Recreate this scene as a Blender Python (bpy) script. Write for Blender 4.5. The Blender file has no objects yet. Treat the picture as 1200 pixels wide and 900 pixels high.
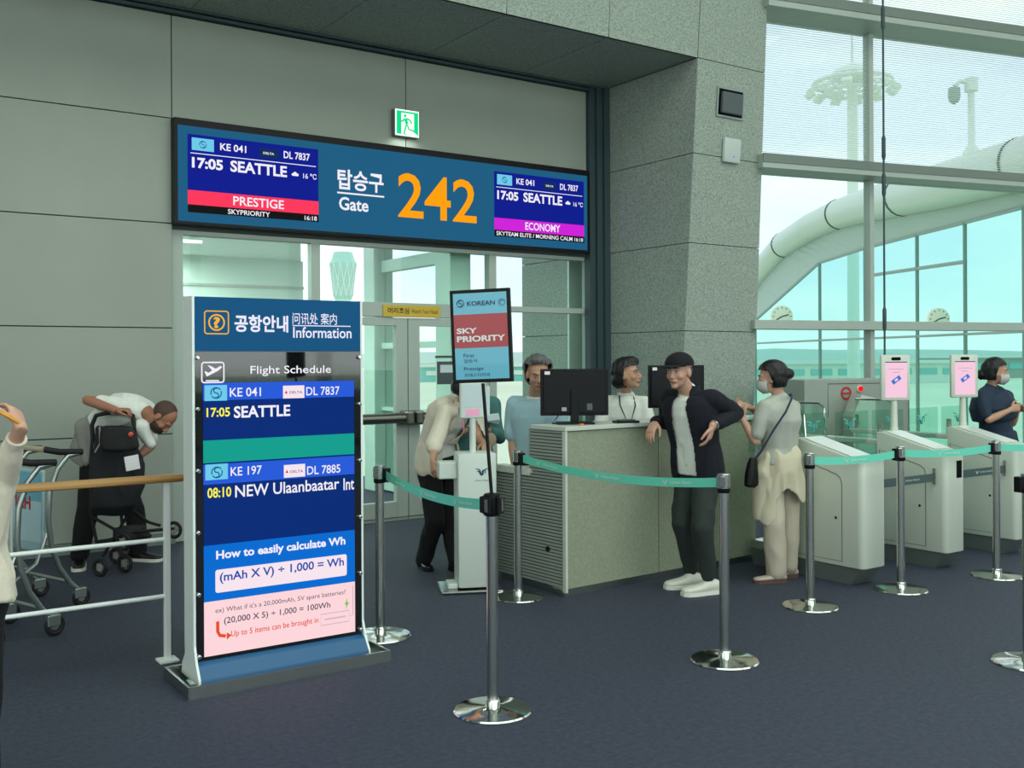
import bpy, bmesh, math, random
from mathutils import Vector, Matrix, noise
PI = math.pi
random.seed(7)
SC = bpy.context.scene
COL = SC.collection

# ------------------------------------------------------------------ camera, sky, lamps, exposure
FPX, EYE, YH, ROLL = 1190.0, 1.58, 422.0, 0.0052
CA, SA = math.cos(math.radians(55.4)), math.sin(math.radians(55.4))
FW, RT, UP = Vector((CA, SA, 0)), Vector((SA, -CA, 0)), Vector((0, 0, 1))
cam_data = bpy.data.cameras.new('camera')
cam = bpy.data.objects.new('camera', cam_data)
COL.objects.link(cam)
SC.camera = cam
cam_data.sensor_width = 36.0
cam_data.lens = 36.0 * FPX / 1200.0
cam_data.shift_y = -(450.0 - YH) / 1200.0
cam_data.clip_start, cam_data.clip_end = 0.05, 3000
_r = (RT + UP * 0 - 0 * FW).normalized()
_rot = Matrix((RT, UP, -FW)).transposed()
cam.matrix_world = Matrix.Translation((0, 0, EYE)) @ (_rot @ Matrix.Rotation(-ROLL, 3, 'Z')).to_4x4()

SC.view_settings.view_transform = 'Standard'
SC.view_settings.look = 'None'
SC.view_settings.gamma = 1.0
SC.view_settings.exposure = 0.0
SC.view_settings.use_curve_mapping = False

world = bpy.data.worlds.new('sky')
SC.world = world
world.use_nodes = True
wn, wl = world.node_tree.nodes, world.node_tree.links
wn.clear()
w_out = wn.new('ShaderNodeOutputWorld'); w_bg = wn.new('ShaderNodeBackground')
w_tc = wn.new('ShaderNodeTexCoord'); w_no = wn.new('ShaderNodeTexNoise'); w_cr = wn.new('ShaderNodeValToRGB')
w_map = wn.new('ShaderNodeMapping'); w_map.inputs['Scale'].default_value = (1.0, 1.0, 3.0)
w_no.inputs['Scale'].default_value = 2.6; w_no.inputs['Detail'].default_value = 4
w_cr.color_ramp.elements[0].position = 0.38; w_cr.color_ramp.elements[0].color = (0.72, 0.80, 0.98, 1)
w_cr.color_ramp.elements[1].position = 0.62; w_cr.color_ramp.elements[1].color = (1.0, 1.0, 1.0, 1)
w_bg.inputs['Strength'].default_value = 1.4
wl.new(w_tc.outputs['Generated'], w_map.inputs['Vector']); wl.new(w_map.outputs['Vector'], w_no.inputs['Vector'])
wl.new(w_no.outputs['Fac'], w_cr.inputs['Fac']); wl.new(w_cr.outputs['Color'], w_bg.inputs['Color'])
wl.new(w_bg.outputs['Background'], w_out.inputs['Surface'])

def area_lamp(name, loc, sx, sy, watts, color, rot=(0, 0, 0)):
    d = bpy.data.lights.new(name, 'AREA'); d.shape = 'RECTANGLE'; d.size, d.size_y = sx, sy
    d.energy = watts; d.color = color
    o = bpy.data.objects.new(name, d); o.location = loc; o.rotation_euler = rot
    COL.objects.link(o); return o
area_lamp('hall_ceiling_lamp', (2.0, 0.0, 8.7), 12, 8, 620, (0.90, 1.0, 0.93))
area_lamp('hall_ceiling_lamp', (11.0, -1.0, 8.7), 5, 8, 240, (0.90, 1.0, 0.93))
area_lamp('rear_fill_light', (1.5, -8.7, 4.3), 26, 6, 800, (0.93, 1.0, 0.96), (math.radians(90), 0, 0))  # added fill lamp inside the rear panes, brightens the upper gate wall
area_lamp('left_fill_light', (-13.6, -1.0, 4.2), 14, 6, 520, (0.92, 1.0, 0.97), (math.radians(90), 0, math.radians(-90)))  # added fill lamp for left-facing sides; wall_left itself has no opening
area_lamp('vestibule_ceiling_lamp', (2.6, 10.9, 2.80), 2.0, 2.2, 110, (0.88, 1.0, 0.94))

SC.cycles.max_bounces = 8
SC.cycles.transparent_max_bounces = 24
SC.cycles.use_denoising = True
SC.cycles.caustics_reflective = False
SC.cycles.caustics_refractive = False
SC.cycles.sample_clamp_indirect = 6.0

# ------------------------------------------------------------------ materials
def lin(c):
    return tuple(((x / 255) / 12.92 if x / 255 <= 0.04045 else ((x / 255 + 0.055) / 1.055) ** 2.4) for x in c)
_MC = {}
def mat(name, rgb, rough=0.6, metal=0.0, emit=0.0, noise_amt=0.0, noise_scale=30.0, bump=0.0, spec=0.5, coat=0.0, stretch=None):
    if name in _MC: return _MC[name]
    m = bpy.data.materials.new(name); m.use_nodes = True
    nt = m.node_tree; b = nt.nodes['Principled BSDF']
    c = lin(rgb) + (1,)
    b.inputs['Base Color'].default_value = c
    b.inputs['Roughness'].default_value = rough
    b.inputs['Metallic'].default_value = metal
    b.inputs['Specular IOR Level'].default_value = spec
    if coat: b.inputs['Coat Weight'].default_value = coat
    if emit:
        b.inputs['Emission Color'].default_value = c
        b.inputs['Emission Strength'].default_value = emit
        b.inputs['Base Color'].default_value = tuple(x * 0.04 for x in c[:3]) + (1,)
        b.inputs['Specular IOR Level'].default_value = 0.05; b.inputs['Roughness'].default_value = 0.6
    if noise_amt or bump:
        tc = nt.nodes.new('ShaderNodeTexCoord'); no = nt.nodes.new('ShaderNodeTexNoise')
        no.inputs['Scale'].default_value = noise_scale; no.inputs['Detail'].default_value = 3
        src = tc.outputs['Object']
        if stretch:
            mp = nt.nodes.new('ShaderNodeMapping'); mp.inputs['Scale'].default_value = stretch
            nt.links.new(src, mp.inputs['Vector']); src = mp.outputs['Vector']
        nt.links.new(src, no.inputs['Vector'])
        if noise_amt:
            mr = nt.nodes.new('ShaderNodeMapRange'); mx = nt.nodes.new('ShaderNodeMix'); mx.data_type = 'RGBA'; mx.blend_type = 'MULTIPLY'
            mr.inputs['From Min'].default_value = 0.3; mr.inputs['From Max'].default_value = 0.7
            mr.inputs['To Min'].default_value = 1 - noise_amt; mr.inputs['To Max'].default_value = 1 + noise_amt
            mx.inputs[0].default_value = 1.0; mx.inputs[6].default_value = c
            nt.links.new(no.outputs['Fac'], mr.inputs['Value']); nt.links.new(mr.outputs['Result'], mx.inputs[7])
            nt.links.new(mx.outputs[2], b.inputs['Base Color'])
        if bump:
            bp = nt.nodes.new('ShaderNodeBump'); bp.inputs['Strength'].default_value = bump; bp.inputs['Distance'].default_value = 0.01
            nt.links.new(no.outputs['Fac'], bp.inputs['Height']); nt.links.new(bp.outputs['Normal'], b.inputs['Normal'])
    _MC[name] = m
    return m

def glass(name, tint, refl=0.07, rough=0.0, frit=0.0, haze=0.0):
    if name in _MC: return _MC[name]
    m = bpy.data.materials.new(name); m.use_nodes = True
    nt = m.node_tree; nt.nodes.clear()
    out = nt.nodes.new('ShaderNodeOutputMaterial'); tr = nt.nodes.new('ShaderNodeBsdfTransparent'); gl = nt.nodes.new('ShaderNodeBsdfGlossy')
    tr.inputs['Color'].default_value = tuple(tint) + (1,); gl.inputs['Roughness'].default_value = rough
    mx = nt.nodes.new('ShaderNodeMixShader')
    fr = nt.nodes.new('ShaderNodeLayerWeight'); fr.inputs['Blend'].default_value = 0.5
    pw = nt.nodes.new('ShaderNodeMath'); pw.operation = 'POWER'; pw.inputs[1].default_value = 4.0
    ad = nt.nodes.new('ShaderNodeMath'); ad.operation = 'MULTIPLY_ADD'; ad.inputs[1].default_value = 0.7; ad.inputs[2].default_value = refl * 0.5
    nt.links.new(fr.outputs['Facing'], pw.inputs[0]); nt.links.new(pw.outputs[0], ad.inputs[0]); nt.links.new(ad.outputs[0], mx.inputs[0])
    nt.links.new(tr.outputs[0], mx.inputs[1]); nt.links.new(gl.outputs[0], mx.inputs[2])
    last = mx.outputs[0]
    if frit or haze:
        df = nt.nodes.new('ShaderNodeBsdfDiffuse'); df.inputs['Color'].default_value = (0.75, 0.85, 0.8, 1)
        m2 = nt.nodes.new('ShaderNodeMixShader'); m2.inputs[0].default_value = haze
        if frit:
            tc = nt.nodes.new('ShaderNodeTexCoord'); sp = nt.nodes.new('ShaderNodeSeparateXYZ')
            mu = nt.nodes.new('ShaderNodeMath'); mu.operation = 'MULTIPLY'; mu.inputs[1].default_value = 1 / 0.026
            fc = nt.nodes.new('ShaderNodeMath'); fc.operation = 'FRACT'
            lt = nt.nodes.new('ShaderNodeMath'); lt.operation = 'LESS_THAN'; lt.inputs[1].default_value = frit
            nt.links.new(tc.outputs['Object'], sp.inputs[0]); nt.links.new(sp.outputs['Z'], mu.inputs[0])
            nt.links.new(mu.outputs[0], fc.inputs[0]); nt.links.new(fc.outputs[0], lt.inputs[0])
            m3 = nt.nodes.new('ShaderNodeMath'); m3.operation = 'MULTIPLY'; m3.inputs[1].default_value = 0.55
            nt.links.new(lt.outputs[0], m3.inputs[0]); nt.links.new(m3.outputs[0], m2.inputs[0])
        nt.links.new(last, m2.inputs[1]); nt.links.new(df.outputs[0], m2.inputs[2]); last = m2.outputs[0]
    nt.links.new(last, out.inputs['Surface'])
    _MC[name] = m
    return m

M_WALL = mat('wall_panel_paint', (158, 166, 154), 0.55, noise_amt=0.03, noise_scale=2.0)
M_SEAM = mat('dark_seam', (70, 80, 76), 0.8)
M_TRIM = mat('dark_trim_metal', (58, 76, 80), 0.5)
M_BASE = mat('grey_baseboard', (120, 132, 126), 0.5)
M_FRAME = mat('satin_aluminium_frame', (176, 188, 178), 0.45)
M_MINT = mat('mint_steel', (206, 236, 222), 0.5)
M_WHITE = mat('white_enamel', (226, 232, 222), 0.4)
M_STEEL = mat('brushed_steel', (196, 200, 194), 0.22, 1.0, noise_amt=0.05, noise_scale=40, stretch=(1, 1, 0.05))
M_CHROME = mat('polished_steel', (214, 218, 212), 0.10, 1.0)
M_BLACK = mat('black_plastic', (10, 11, 14), 0.45, spec=0.25)
M_CEIL = mat('ceiling_paint', (200, 206, 200), 0.8)
M_BELT = mat('mint_webbing', (112, 222, 194), 0.7)
M_BELTPRINT = mat('white_belt_print', (215, 238, 228), 0.7)
M_GLASS = glass('clear_green_glass', (0.91, 0.99, 0.965))
M_GLASS_UP = glass('fritted_facade_glass', (0.90, 0.97, 0.945), frit=0.30)
M_GLASS_DOOR = glass('door_glass', (0.93, 0.995, 0.97))
M_GLASS_FLAP = glass('flap_glass', (0.78, 0.93, 0.88), refl=0.10)

def speckle(name, rgb, dark, scale, amt, bump=0.15):
    m = bpy.data.materials.new(name); m.use_nodes = True
    nt = m.node_tree; b = nt.nodes['Principled BSDF']; b.inputs['Roughness'].default_value = 0.7
    tc = nt.nodes.new('ShaderNodeTexCoord'); no = nt.nodes.new('ShaderNodeTexNoise'); cr = nt.nodes.new('ShaderNodeValToRGB')
    no.inputs['Scale'].default_value = scale; no.inputs['Detail'].default_value = 5; no.inputs['Roughness'].default_value = 0.75
    cr.color_ramp.elements[0].position = 0.42 - amt; cr.color_ramp.elements[0].color = lin(dark) + (1,)
    cr.color_ramp.elements[1].position = 0.56 + amt; cr.color_ramp.elements[1].color = lin(rgb) + (1,)
    nt.links.new(tc.outputs['Object'], no.inputs['Vector']); nt.links.new(no.outputs['Fac'], cr.inputs['Fac'])
    nt.links.new(cr.outputs['Color'], b.inputs['Base Color'])
    bp = nt.nodes.new('ShaderNodeBump'); bp.inputs['Strength'].default_value = bump; bp.inputs['Distance'].default_value = 0.003
    nt.links.new(no.outputs['Fac'], bp.inputs['Height']); nt.links.new(bp.outputs['Normal'], b.inputs['Normal'])
    _MC[name] = m
    return m
M_STONE = speckle('speckled_grey_stone', (172, 184, 172), (130, 143, 132), 55, 0.03, 0.0)
M_CARPET = speckle('navy_carpet', (62, 68, 86), (42, 47, 60), 34, 0.08, 0.4)
M_SLAB = speckle('mottled_counter_laminate', (156, 164, 140), (139, 147, 125), 60, 0.06, 0.0)

# ------------------------------------------------------------------ mesh helpers
class MB:
    """collects shapes and links them as one mesh object"""
    def __init__(s): s.v = []; s.f = []
    def add(s, verts, faces):
        o = len(s.v); s.v += [Vector(p) for p in verts]; s.f += [tuple(i + o for i in f) for f in faces]; return s
    def box(s, x0, x1, y0, y1, z0, z1, c=0.0):
        if c <= 0:
            s.add([(x0, y0, z0), (x1, y0, z0), (x1, y1, z0), (x0, y1, z0), (x0, y0, z1), (x1, y0, z1), (x1, y1, z1), (x0, y1, z1)],
                  [(0, 3, 2, 1), (4, 5, 6, 7), (0, 1, 5, 4), (1, 2, 6, 5), (2, 3, 7, 6), (3, 0, 4, 7)])
        else:
            bm = bmesh.new(); bmesh.ops.create_cube(bm, size=1)
            for v in bm.verts:
                v.co = Vector(((x0 + x1) / 2 + v.co.x * (x1 - x0), (y0 + y1) / 2 + v.co.y * (y1 - y0), (z0 + z1) / 2 + v.co.z * (z1 - z0)))
            bmesh.ops.bevel(bm, geom=list(bm.edges), offset=c, segments=2, profile=0.5, affect='EDGES')
            bm.verts.ensure_lookup_table()
            s.add([v.co.copy() for v in bm.verts], [[v.index for v in f.verts] for f in bm.faces]); bm.free()
        return s
    def tube(s, pts, r, n=10, closed=False):
        pts = [Vector(p) for p in pts]; rs = r if isinstance(r, (list, tuple)) else [r] * len(pts)
        ring = []; prev = None; k = len(pts)
        for i, p in enumerate(pts):
            a = pts[(i - 1) % k] if (closed or i > 0) else p; b = pts[(i + 1) % k] if (closed or i < k - 1) else p
            t = (b - a); t = t.normalized() if t.length > 1e-9 else Vector((0, 0, 1))
            if prev is None:
                ref = Vector((0, 0, 1)) if abs(t.z) < 0.9 else Vector((1, 0, 0)); u = t.cross(ref).normalized()
            else:
                u = (prev - t * prev.dot(t)).normalized()
            prev = u; w = t.cross(u)
            ring.append([p + (u * math.cos(2 * PI * j / n) + w * math.sin(2 * PI * j / n)) * rs[i] for j in range(n)])
        verts = [q for rg in ring for q in rg]; faces = []
        for i in range(k if closed else k - 1):
            a, b = i * n, ((i + 1) % k) * n
            for j in range(n): faces.append((a + j, a + (j + 1) % n, b + (j + 1) % n, b + j))
        if not closed: faces += [tuple(range(n))[::-1], tuple((k - 1) * n + j for j in range(n))]
        return s.add(verts, faces)
    def lathe(s, prof, c=(0, 0, 0), n=28, ax='Z'):
        verts = []; faces = []
        for r, h in prof:
            for j in range(n):
                a = 2 * PI * j / n; x, y = r * math.cos(a), r * math.sin(a)
                p = (x, y, h) if ax == 'Z' else ((x, h, y) if ax == 'Y' else (h, x, y))
                verts.append((p[0] + c[0], p[1] + c[1], p[2] + c[2]))
        for i in range(len(prof) - 1):
            for j in range(n): faces.append((i * n + j, i * n + (j + 1) % n, (i + 1) * n + (j + 1) % n, (i + 1) * n + j))
        faces += [tuple(range(n))[::-1], tuple((len(prof) - 1) * n + j for j in range(n))]
        return s.add(verts, faces)
    def prism(s, poly, axis, a, b):
        def P(u, v, w): return {'X': (w, u, v), 'Y': (u, w, v), 'Z': (u, v, w)}[axis]
        n = len(poly)
        s.add([P(u, v, a) for u, v in poly] + [P(u, v, b) for u, v in poly],
              [tuple(range(n))[::-1], tuple(range(n, 2 * n))] + [(i, (i + 1) % n, n + (i + 1) % n, n + i) for i in range(n)])
        return s
    def build(s, name, m, parent=None, smooth=False, xf=None):
        me = bpy.data.meshes.new(name)
        vs = [xf @ v for v in s.v] if xf is not None else s.v
        me.from_pydata([tuple(v) for v in vs], [], s.f); me.validate()
        bm = bmesh.new(); bm.from_mesh(me); bmesh.ops.recalc_face_normals(bm, faces=list(bm.faces)); bm.to_mesh(me); bm.free()
        if smooth:
            me.shade_smooth() if smooth is True else None
            try: me.set_sharp_from_angle(angle=math.radians(38))
            except Exception: pass
        me.materials.append(m)
        o = bpy.data.objects.new(name, me); COL.objects.link(o)
        if parent is not None: o.parent = parent
        return o
def B(*a): return MB().box(*a)

def thing(name, label, cat, loc=(0, 0, 0), rotz=0.0, group=None):
    o = bpy.data.objects.new(name, None); COL.objects.link(o)
    o.location = loc; o.rotation_euler = (0, 0, rotz); o.empty_display_size = 0.1
    o['label'] = label; o['category'] = cat
    if group: o['group'] = group
    return o
def tag(o, label, cat, group=None):
    o['label'] = label; o['category'] = cat
    if group: o['group'] = group
    return o
def struct(o, label=None):
    o['kind'] = 'structure'
    if label: o['label'] = label
    return o
def holder(name, loc=(0, 0, 0), rotz=0.0):
    o = bpy.data.objects.new(name, None); COL.objects.link(o); o.location = loc; o.rotation_euler = (0, 0, rotz)
    o['kind'] = 'structure'; return o
def dup(root, loc=None, rotz=None, label=None, group=None):
    kids = {}
    for c in bpy.data.objects:
        if c.parent: kids.setdefault(c.parent.name, []).append(c)
    def cp(o, par):
        c = o.copy(); COL.objects.link(c); c.parent = par
        for ch in kids.get(o.name, []): cp(ch, c)
        return c
    r = cp(root, None)
    if loc is not None: r.location = loc
    if rotz is not None: r.rotation_euler = (0, 0, rotz)
    if label: r['label'] = label
    if group: r['group'] = group
    return r
def at(px, py, depth):
    """place in the hall seen at a pixel of the photograph, at a measured distance along the view"""
    a, b = px - 600, YH - py
    u, v = (a - ROLL * b) / FPX, (b - ROLL * a) / FPX
    return (FW + RT * u + UP * v) * depth + Vector((0, 0, EYE))

# flat printed faces: signs and screens
class Face:
    def __init__(s, origin, U, V, parent):
        s.o, s.U, s.V = Vector(origin), Vector(U).normalized(), Vector(V).normalized()
        s.N = s.U.cross(s.V); s.p = parent
    def pt(s, u, v, off): return s.o + s.U * u + s.V * v + s.N * off
    def poly(s, name, pts, m, off=0.001, parent=None):
        b = MB(); b.add([s.pt(u, v, off) for u, v in pts], [tuple(range(len(pts)))])
        return s._mk(name, b, m, parent)
    def _mk(s, name, b, m, parent):
        me = bpy.data.meshes.new(name); me.from_pydata([tuple(v) for v in b.v], [], b.f)
        me.materials.append(m)
        o = bpy.data.objects.new(name, me); COL.objects.link(o); o.parent = parent if parent is not None else s.p
        return o
    def rect(s, name, u0, u1, v0, v1, m, off=0.001, parent=None, r=0.0):
        if r:
            pts = []
            for cx, cy, a0 in ((u1 - r, v1 - r, 0), (u0 + r, v1 - r, 90), (u0 + r, v0 + r, 180), (u1 - r, v0 + r, 270)):
                for k in range(6):
                    a = math.radians(a0 + k * 18); pts.append((cx + r * math.cos(a), cy + r * math.sin(a)))
            return s.poly(name, pts, m, off, parent)
        return s.poly(name, [(u0, v0), (u1, v0), (u1, v1), (u0, v1)], m, off, parent)
    def px(s, x, y):
        d = at(x, y, 1.0) - Vector((0, 0, EYE)); w = s.p.matrix_basis
        n = w.to_3x3() @ s.N; o = w @ s.o
        p = Vector((0, 0, EYE)) + d * ((o - Vector((0, 0, EYE))).dot(n) / d.dot(n))
        q = w.inverted() @ p - s.o
        return q.dot(s.U), q.dot(s.V)
    def tpx(s, body, x0, y0, x1, y1, m, **k):
        a = s.px(x0, y0); b = s.px(x1, y1)
        return s.text(body, a[0], b[0], min(a[1], b[1]), max(a[1], b[1]), m, **k)
    def rpx(s, name, x0, y0, x1, y1, m, off=0.001, parent=None, r=0.0):
        a = s.px(x0, y0); b = s.px(x1, y1)
        return s.rect(name, a[0], b[0], min(a[1], b[1]), max(a[1], b[1]), m, off, parent, r)
    def disc(s, name, u, v, r, m, off=0.001, parent=None):
        return s.poly(name, [(u + r * math.cos(2 * PI * k / 24), v + r * math.sin(2 * PI * k / 24)) for k in range(24)], m, off, parent)
    def strokes(s, name, lines, w, m, off=0.002, parent=None):
        b = MB()
        for ln in lines:
            n = len(ln)
            L = []; R = []
            for i, (u, v) in enumerate(ln):
                a = ln[max(0, i - 1)]; c = ln[min(n - 1, i + 1)]
                if ln[0] == ln[-1] and i in (0, n - 1): a, c = ln[-2], ln[1]
                dx, dy = c[0] - a[0], c[1] - a[1]; l = math.hypot(dx, dy) or 1
                ww = w(i / (n - 1)) if callable(w) else w
                L.append((u - dy / l * ww / 2, v + dx / l * ww / 2)); R.append((u + dy / l * ww / 2, v - dx / l * ww / 2))
            pts = [s.pt(u, v, off) for u, v in L] + [s.pt(u, v, off) for u, v in R]
            b.add(pts, [(i, n + i, n + i + 1, i + 1) for i in range(n - 1)])
        return s._mk(name, b, m, parent)
    def text(s, body, u0, u1, v0, v1, m, off=0.002, parent=None, bold=0.0, name='lettering'):
        c = bpy.data.curves.new('t', 'FONT'); c.body = body; c.size = 1; c.offset = bold; c.resolution_u = 3
        o = bpy.data.objects.new('t', c); me = o.to_mesh()
        vs = [v.co.copy() for v in me.vertices]; fs = [tuple(p.vertices) for p in me.polygons]
        o.to_mesh_clear(); bpy.data.objects.remove(o); bpy.data.curves.remove(c)
        if not vs: return None
        x0 = min(v.x for v in vs); x1 = max(v.x for v in vs); y0 = min(v.y for v in vs); y1 = max(v.y for v in vs)
        b = MB(); b.add([s.pt(u0 + (v.x - x0) / (x1 - x0) * (u1 - u0), v0 + (v.y - y0) / (y1 - y0) * (v1 - v0), off) for v in vs], fs)
        return s._mk(name, b, m, parent)
def arc(cu, cv, r, a0, a1, n=14, ry=None):
    ry = r if ry is None else ry
    return [(cu + r * math.cos(math.radians(a0 + (a1 - a0) * k / n)), cv + ry * math.sin(math.radians(a0 + (a1 - a0) * k / n))) for k in range(n + 1)]
def swirl_logo(f, u, v, r, m, off, parent, w=None):
    w = w or r * 0.22
    S = arc(u + r * 0.0, v + r * 0.45, r * 0.45, 60, 270, 10) + arc(u, v - r * 0.45, r * 0.45, 90, -120, 10)
    return f.strokes('emblem', [arc(u, v, r, 35, 200), arc(u, v, r, 215, 380), S], w, m, off, parent)
def wing_logo(f, u, v, w, m, off, parent, m2=None):
    h = w * 0.5
    L = [[(u - w / 2, v + h * .5), (u - w * .22, v + h * .38), (u - w * .05, v - h * .5)],
         [(u - w * .40, v + h * .15), (u - w * .22, v + h * .05), (u - w * .08, v - h * .45)],
         [(u + w / 2, v + h * .5), (u + w * .25, v + h * .42), (u + w * .08, v + h * .1), (u + w * 0.02, v - h * .5)]]
    o = f.strokes('emblem', L, lambda t: w * (0.05 + 0.07 * t), m, off, parent)
    f.strokes('emblem', [arc(u + w * .12, v, w * .13, -60, 240)], w * .07, m2 or m, off, parent)
    return o

# ------------------------------------------------------------------ structure
struct(B(-14, 14, -14, 12.62, -0.2, 0).build('floor', M_CARPET), 'dark navy speckled carpet floor of the gate hall')
struct(B(-14, 17, -14, 9.5, 9.0, 9.3).build('ceiling', M_CEIL))
rear = holder('window_added'); rear['label'] = 'tall unseen rear windows added to let light into the hall'  # unseen glazing added so sky light reaches the gate wall from behind
B(-14, 17, -9.3, -9, 0, 1.0).build('wall_rear_sill', M_WALL, rear); B(-14, 17, -9.3, -9, 7.6, 9).build('wall_rear_head', M_WALL, rear)
for k in range(12): B(-14 + k * 2.8, -13.8 + k * 2.8, -9.3, -9, 1.0, 7.6).build('mullion', M_FRAME, rear)
B(-14, 17, -9.15, -9.14, 1.0, 7.6).build('pane', M_GLASS, rear)
struct(B(-14.3, -14, -14, 9.5, 0, 9).build('wall_left', M_WALL))
struct(B(16.7, 17, -14, 2, 0, 9).build('wall_right', M_WALL))
Z_ROWS = [0.0, 0.955, 1.875, 2.785, 3.700, 4.60]
wall = holder('wall_back'); wall['label'] = 'grey-green panelled wall holding the gate doors and the gate sign'
B(-14, 2.59, 8.99, 9.3, 0, 9).build('backing', M_SEAM, wall)
B(2.59, 7.47, 8.99, 9.3, 2.74, 9).build('backing', M_SEAM, wall)
G_ = 0.005
for r in range(5):
    for x0, x1 in ((-4.34, -2.03), (-2.03, 0.28), (0.28, 2.59), (2.59, 4.90), (4.90, 7.21)):
        if x1 > 2.6 and r < 3: continue
        z0 = Z_ROWS[r] + (0.09 if r == 0 else 0)
        if x1 > 2.6 and r == 3: z0 = 2.79
        B(x0 + G_, x1 - G_, 8.95, 8.992, z0 + G_, Z_ROWS[r + 1] - G_).build('wall_panel', M_WALL, wall)
struct(B(-14, 2.6, 8.935, 8.99, 0, 0.09).build('baseboard_back', M_BASE))
# dark stepped metal reveal round the opening
tr = holder('trim_1'); tr['label'] = 'dark stepped metal reveal around the gate wall'
for k in range(3):
    B(7.215 + k * 0.085, 7.215 + k * 0.085 + 0.078, 8.90 - k * 0.03, 9.0, 0, 4.69).build('moulding', M_TRIM, tr)
    B(-14, 7.21 + k * 0.085, 8.90 - k * 0.03, 9.0, 4.605 + k * 0.034, 4.632 + k * 0.034).build('moulding', M_TRIM, tr)

# stone pillar and lintel; the front leans out as it rises
def yf(z): return 7.80 - 0.075 * z
pil = holder('wall_pillar'); pil['label'] = 'speckled grey stone pillar right of the gate, leaning out towards the top'
XR = lambda z: 8.60 - 0.028 * z
rows = [0.05, 0.955, 1.875, 2.785, 3.70, 4.66, 5.6, 6.6, 7.8, 9.0]
MB().add([(7.485, yf(0) + .02, 0), (8.585, yf(0) + .02, 0), (8.585, 9.3, 0), (7.485, 9.3, 0), (7.485, yf(9) + .02, 9), (8.33, yf(9) + .02, 9), (8.33, 9.3, 9), (7.485, 9.3, 9)],
         [(0, 3, 2, 1), (4, 5, 6, 7), (0, 1, 5, 4), (1, 2, 6, 5), (2, 3, 7, 6), (3, 0, 4, 7)]).build('core', M_SEAM, pil)
for i in range(len(rows) - 1):
    a, b = rows[i] + .004, rows[i + 1] - .004
    def slab(x0a, x0b, x1a, x1b, name='stone_panel'):
        MB().add([(x0a, yf(a), a), (x1a, yf(a), a), (x1a, yf(a) + .03, a), (x0a, yf(a) + .03, a), (x0b, yf(b), b), (x1b, yf(b), b), (x1b, yf(b) + .03, b), (x0b, yf(b) + .03, b)],
                 [(0, 3, 2, 1), (4, 5, 6, 7), (0, 1, 5, 4), (1, 2, 6, 5), (2, 3, 7, 6), (3, 0, 4, 7)]).build(name, M_STONE, pil)
    slab(7.468, 7.468, XR(a), XR(b))
    if b < 4.7:
        MB().add([(7.465, yf(a) + .006, a), (7.495, yf(a) + .006, a), (7.495, 9.0, a), (7.465, 9.0, a), (7.465, yf(b) + .006, b), (7.495, yf(b) + .006, b), (7.495, 9.0, b), (7.465, 9.0, b)],
                 [(0, 3, 2, 1), (4, 5, 6, 7), (0, 1, 5, 4), (1, 2, 6, 5), (2, 3, 7, 6), (3, 0, 4, 7)]).build('stone_panel', M_STONE, pil)
    MB().add([(XR(a) - .03, yf(a) + .006, a), (XR(a), yf(a) + .006, a), (XR(a), 9.2, a), (XR(a) - .03, 9.2, a), (XR(b) - .03, yf(b) + .006, b), (XR(b), yf(b) + .006, b), (XR(b), 9.2, b), (XR(b) - .03, 9.2, b)],
             [(0, 3, 2, 1), (4, 5, 6, 7), (0, 1, 5, 4), (1, 2, 6, 5), (2, 3, 7, 6), (3, 0, 4, 7)]).build('stone_panel', M_STONE, pil)
lin_ = holder('wall_lintel'); lin_['label'] = 'speckled stone lintel spanning above the gate wall with a dark soffit'
MB().add([(-14, yf(4.66) + .02, 4.68), (7.47, yf(4.66) + .02, 4.68), (7.47, 9.2, 4.70), (-14, 9.2, 4.70), (-14, yf(9) + .02, 9), (7.47, yf(9) + .02, 9), (7.47, 9.2, 9), (-14, 9.2, 9)],
         [(0, 3, 2, 1), (4, 5, 6, 7), (0, 1, 5, 4), (1, 2, 6, 5), (2, 3, 7, 6), (3, 0, 4, 7)]).build('core', M_SEAM, lin_)
LX = [7.46, 6.28, 5.10, 3.92, 2.74, 1.56, 0.38, -0.8, -1.98]
for k in range(len(LX) - 1):
    B(LX[k + 1] + .004, LX[k] - .004, yf(4.66), 8.9, 4.66, 4.675).build('soffit_panel', M_STONE, lin_)
    for i in range(5, len(rows) - 1):
        a, b = rows[i] + .004, rows[i + 1] - .004
        if i == 5: a = 4.66
        x0, x1 = LX[k + 1] + .004, LX[k] - .004
        MB().add([(x0, yf(a), a), (x1, yf(a), a), (x1, yf(a) + .03, a), (x0, yf(a) + .03, a), (x0, yf(b), b), (x1, yf(b), b), (x1, yf(b) + .03, b), (x0, yf(b) + .03, b)],
                 [(0, 3, 2, 1), (4, 5, 6, 7), (0, 1, 5, 4), (1, 2, 6, 5), (2, 3, 7, 6), (3, 0, 4, 7)]).build('stone_panel', M_STONE, lin_)

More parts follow.
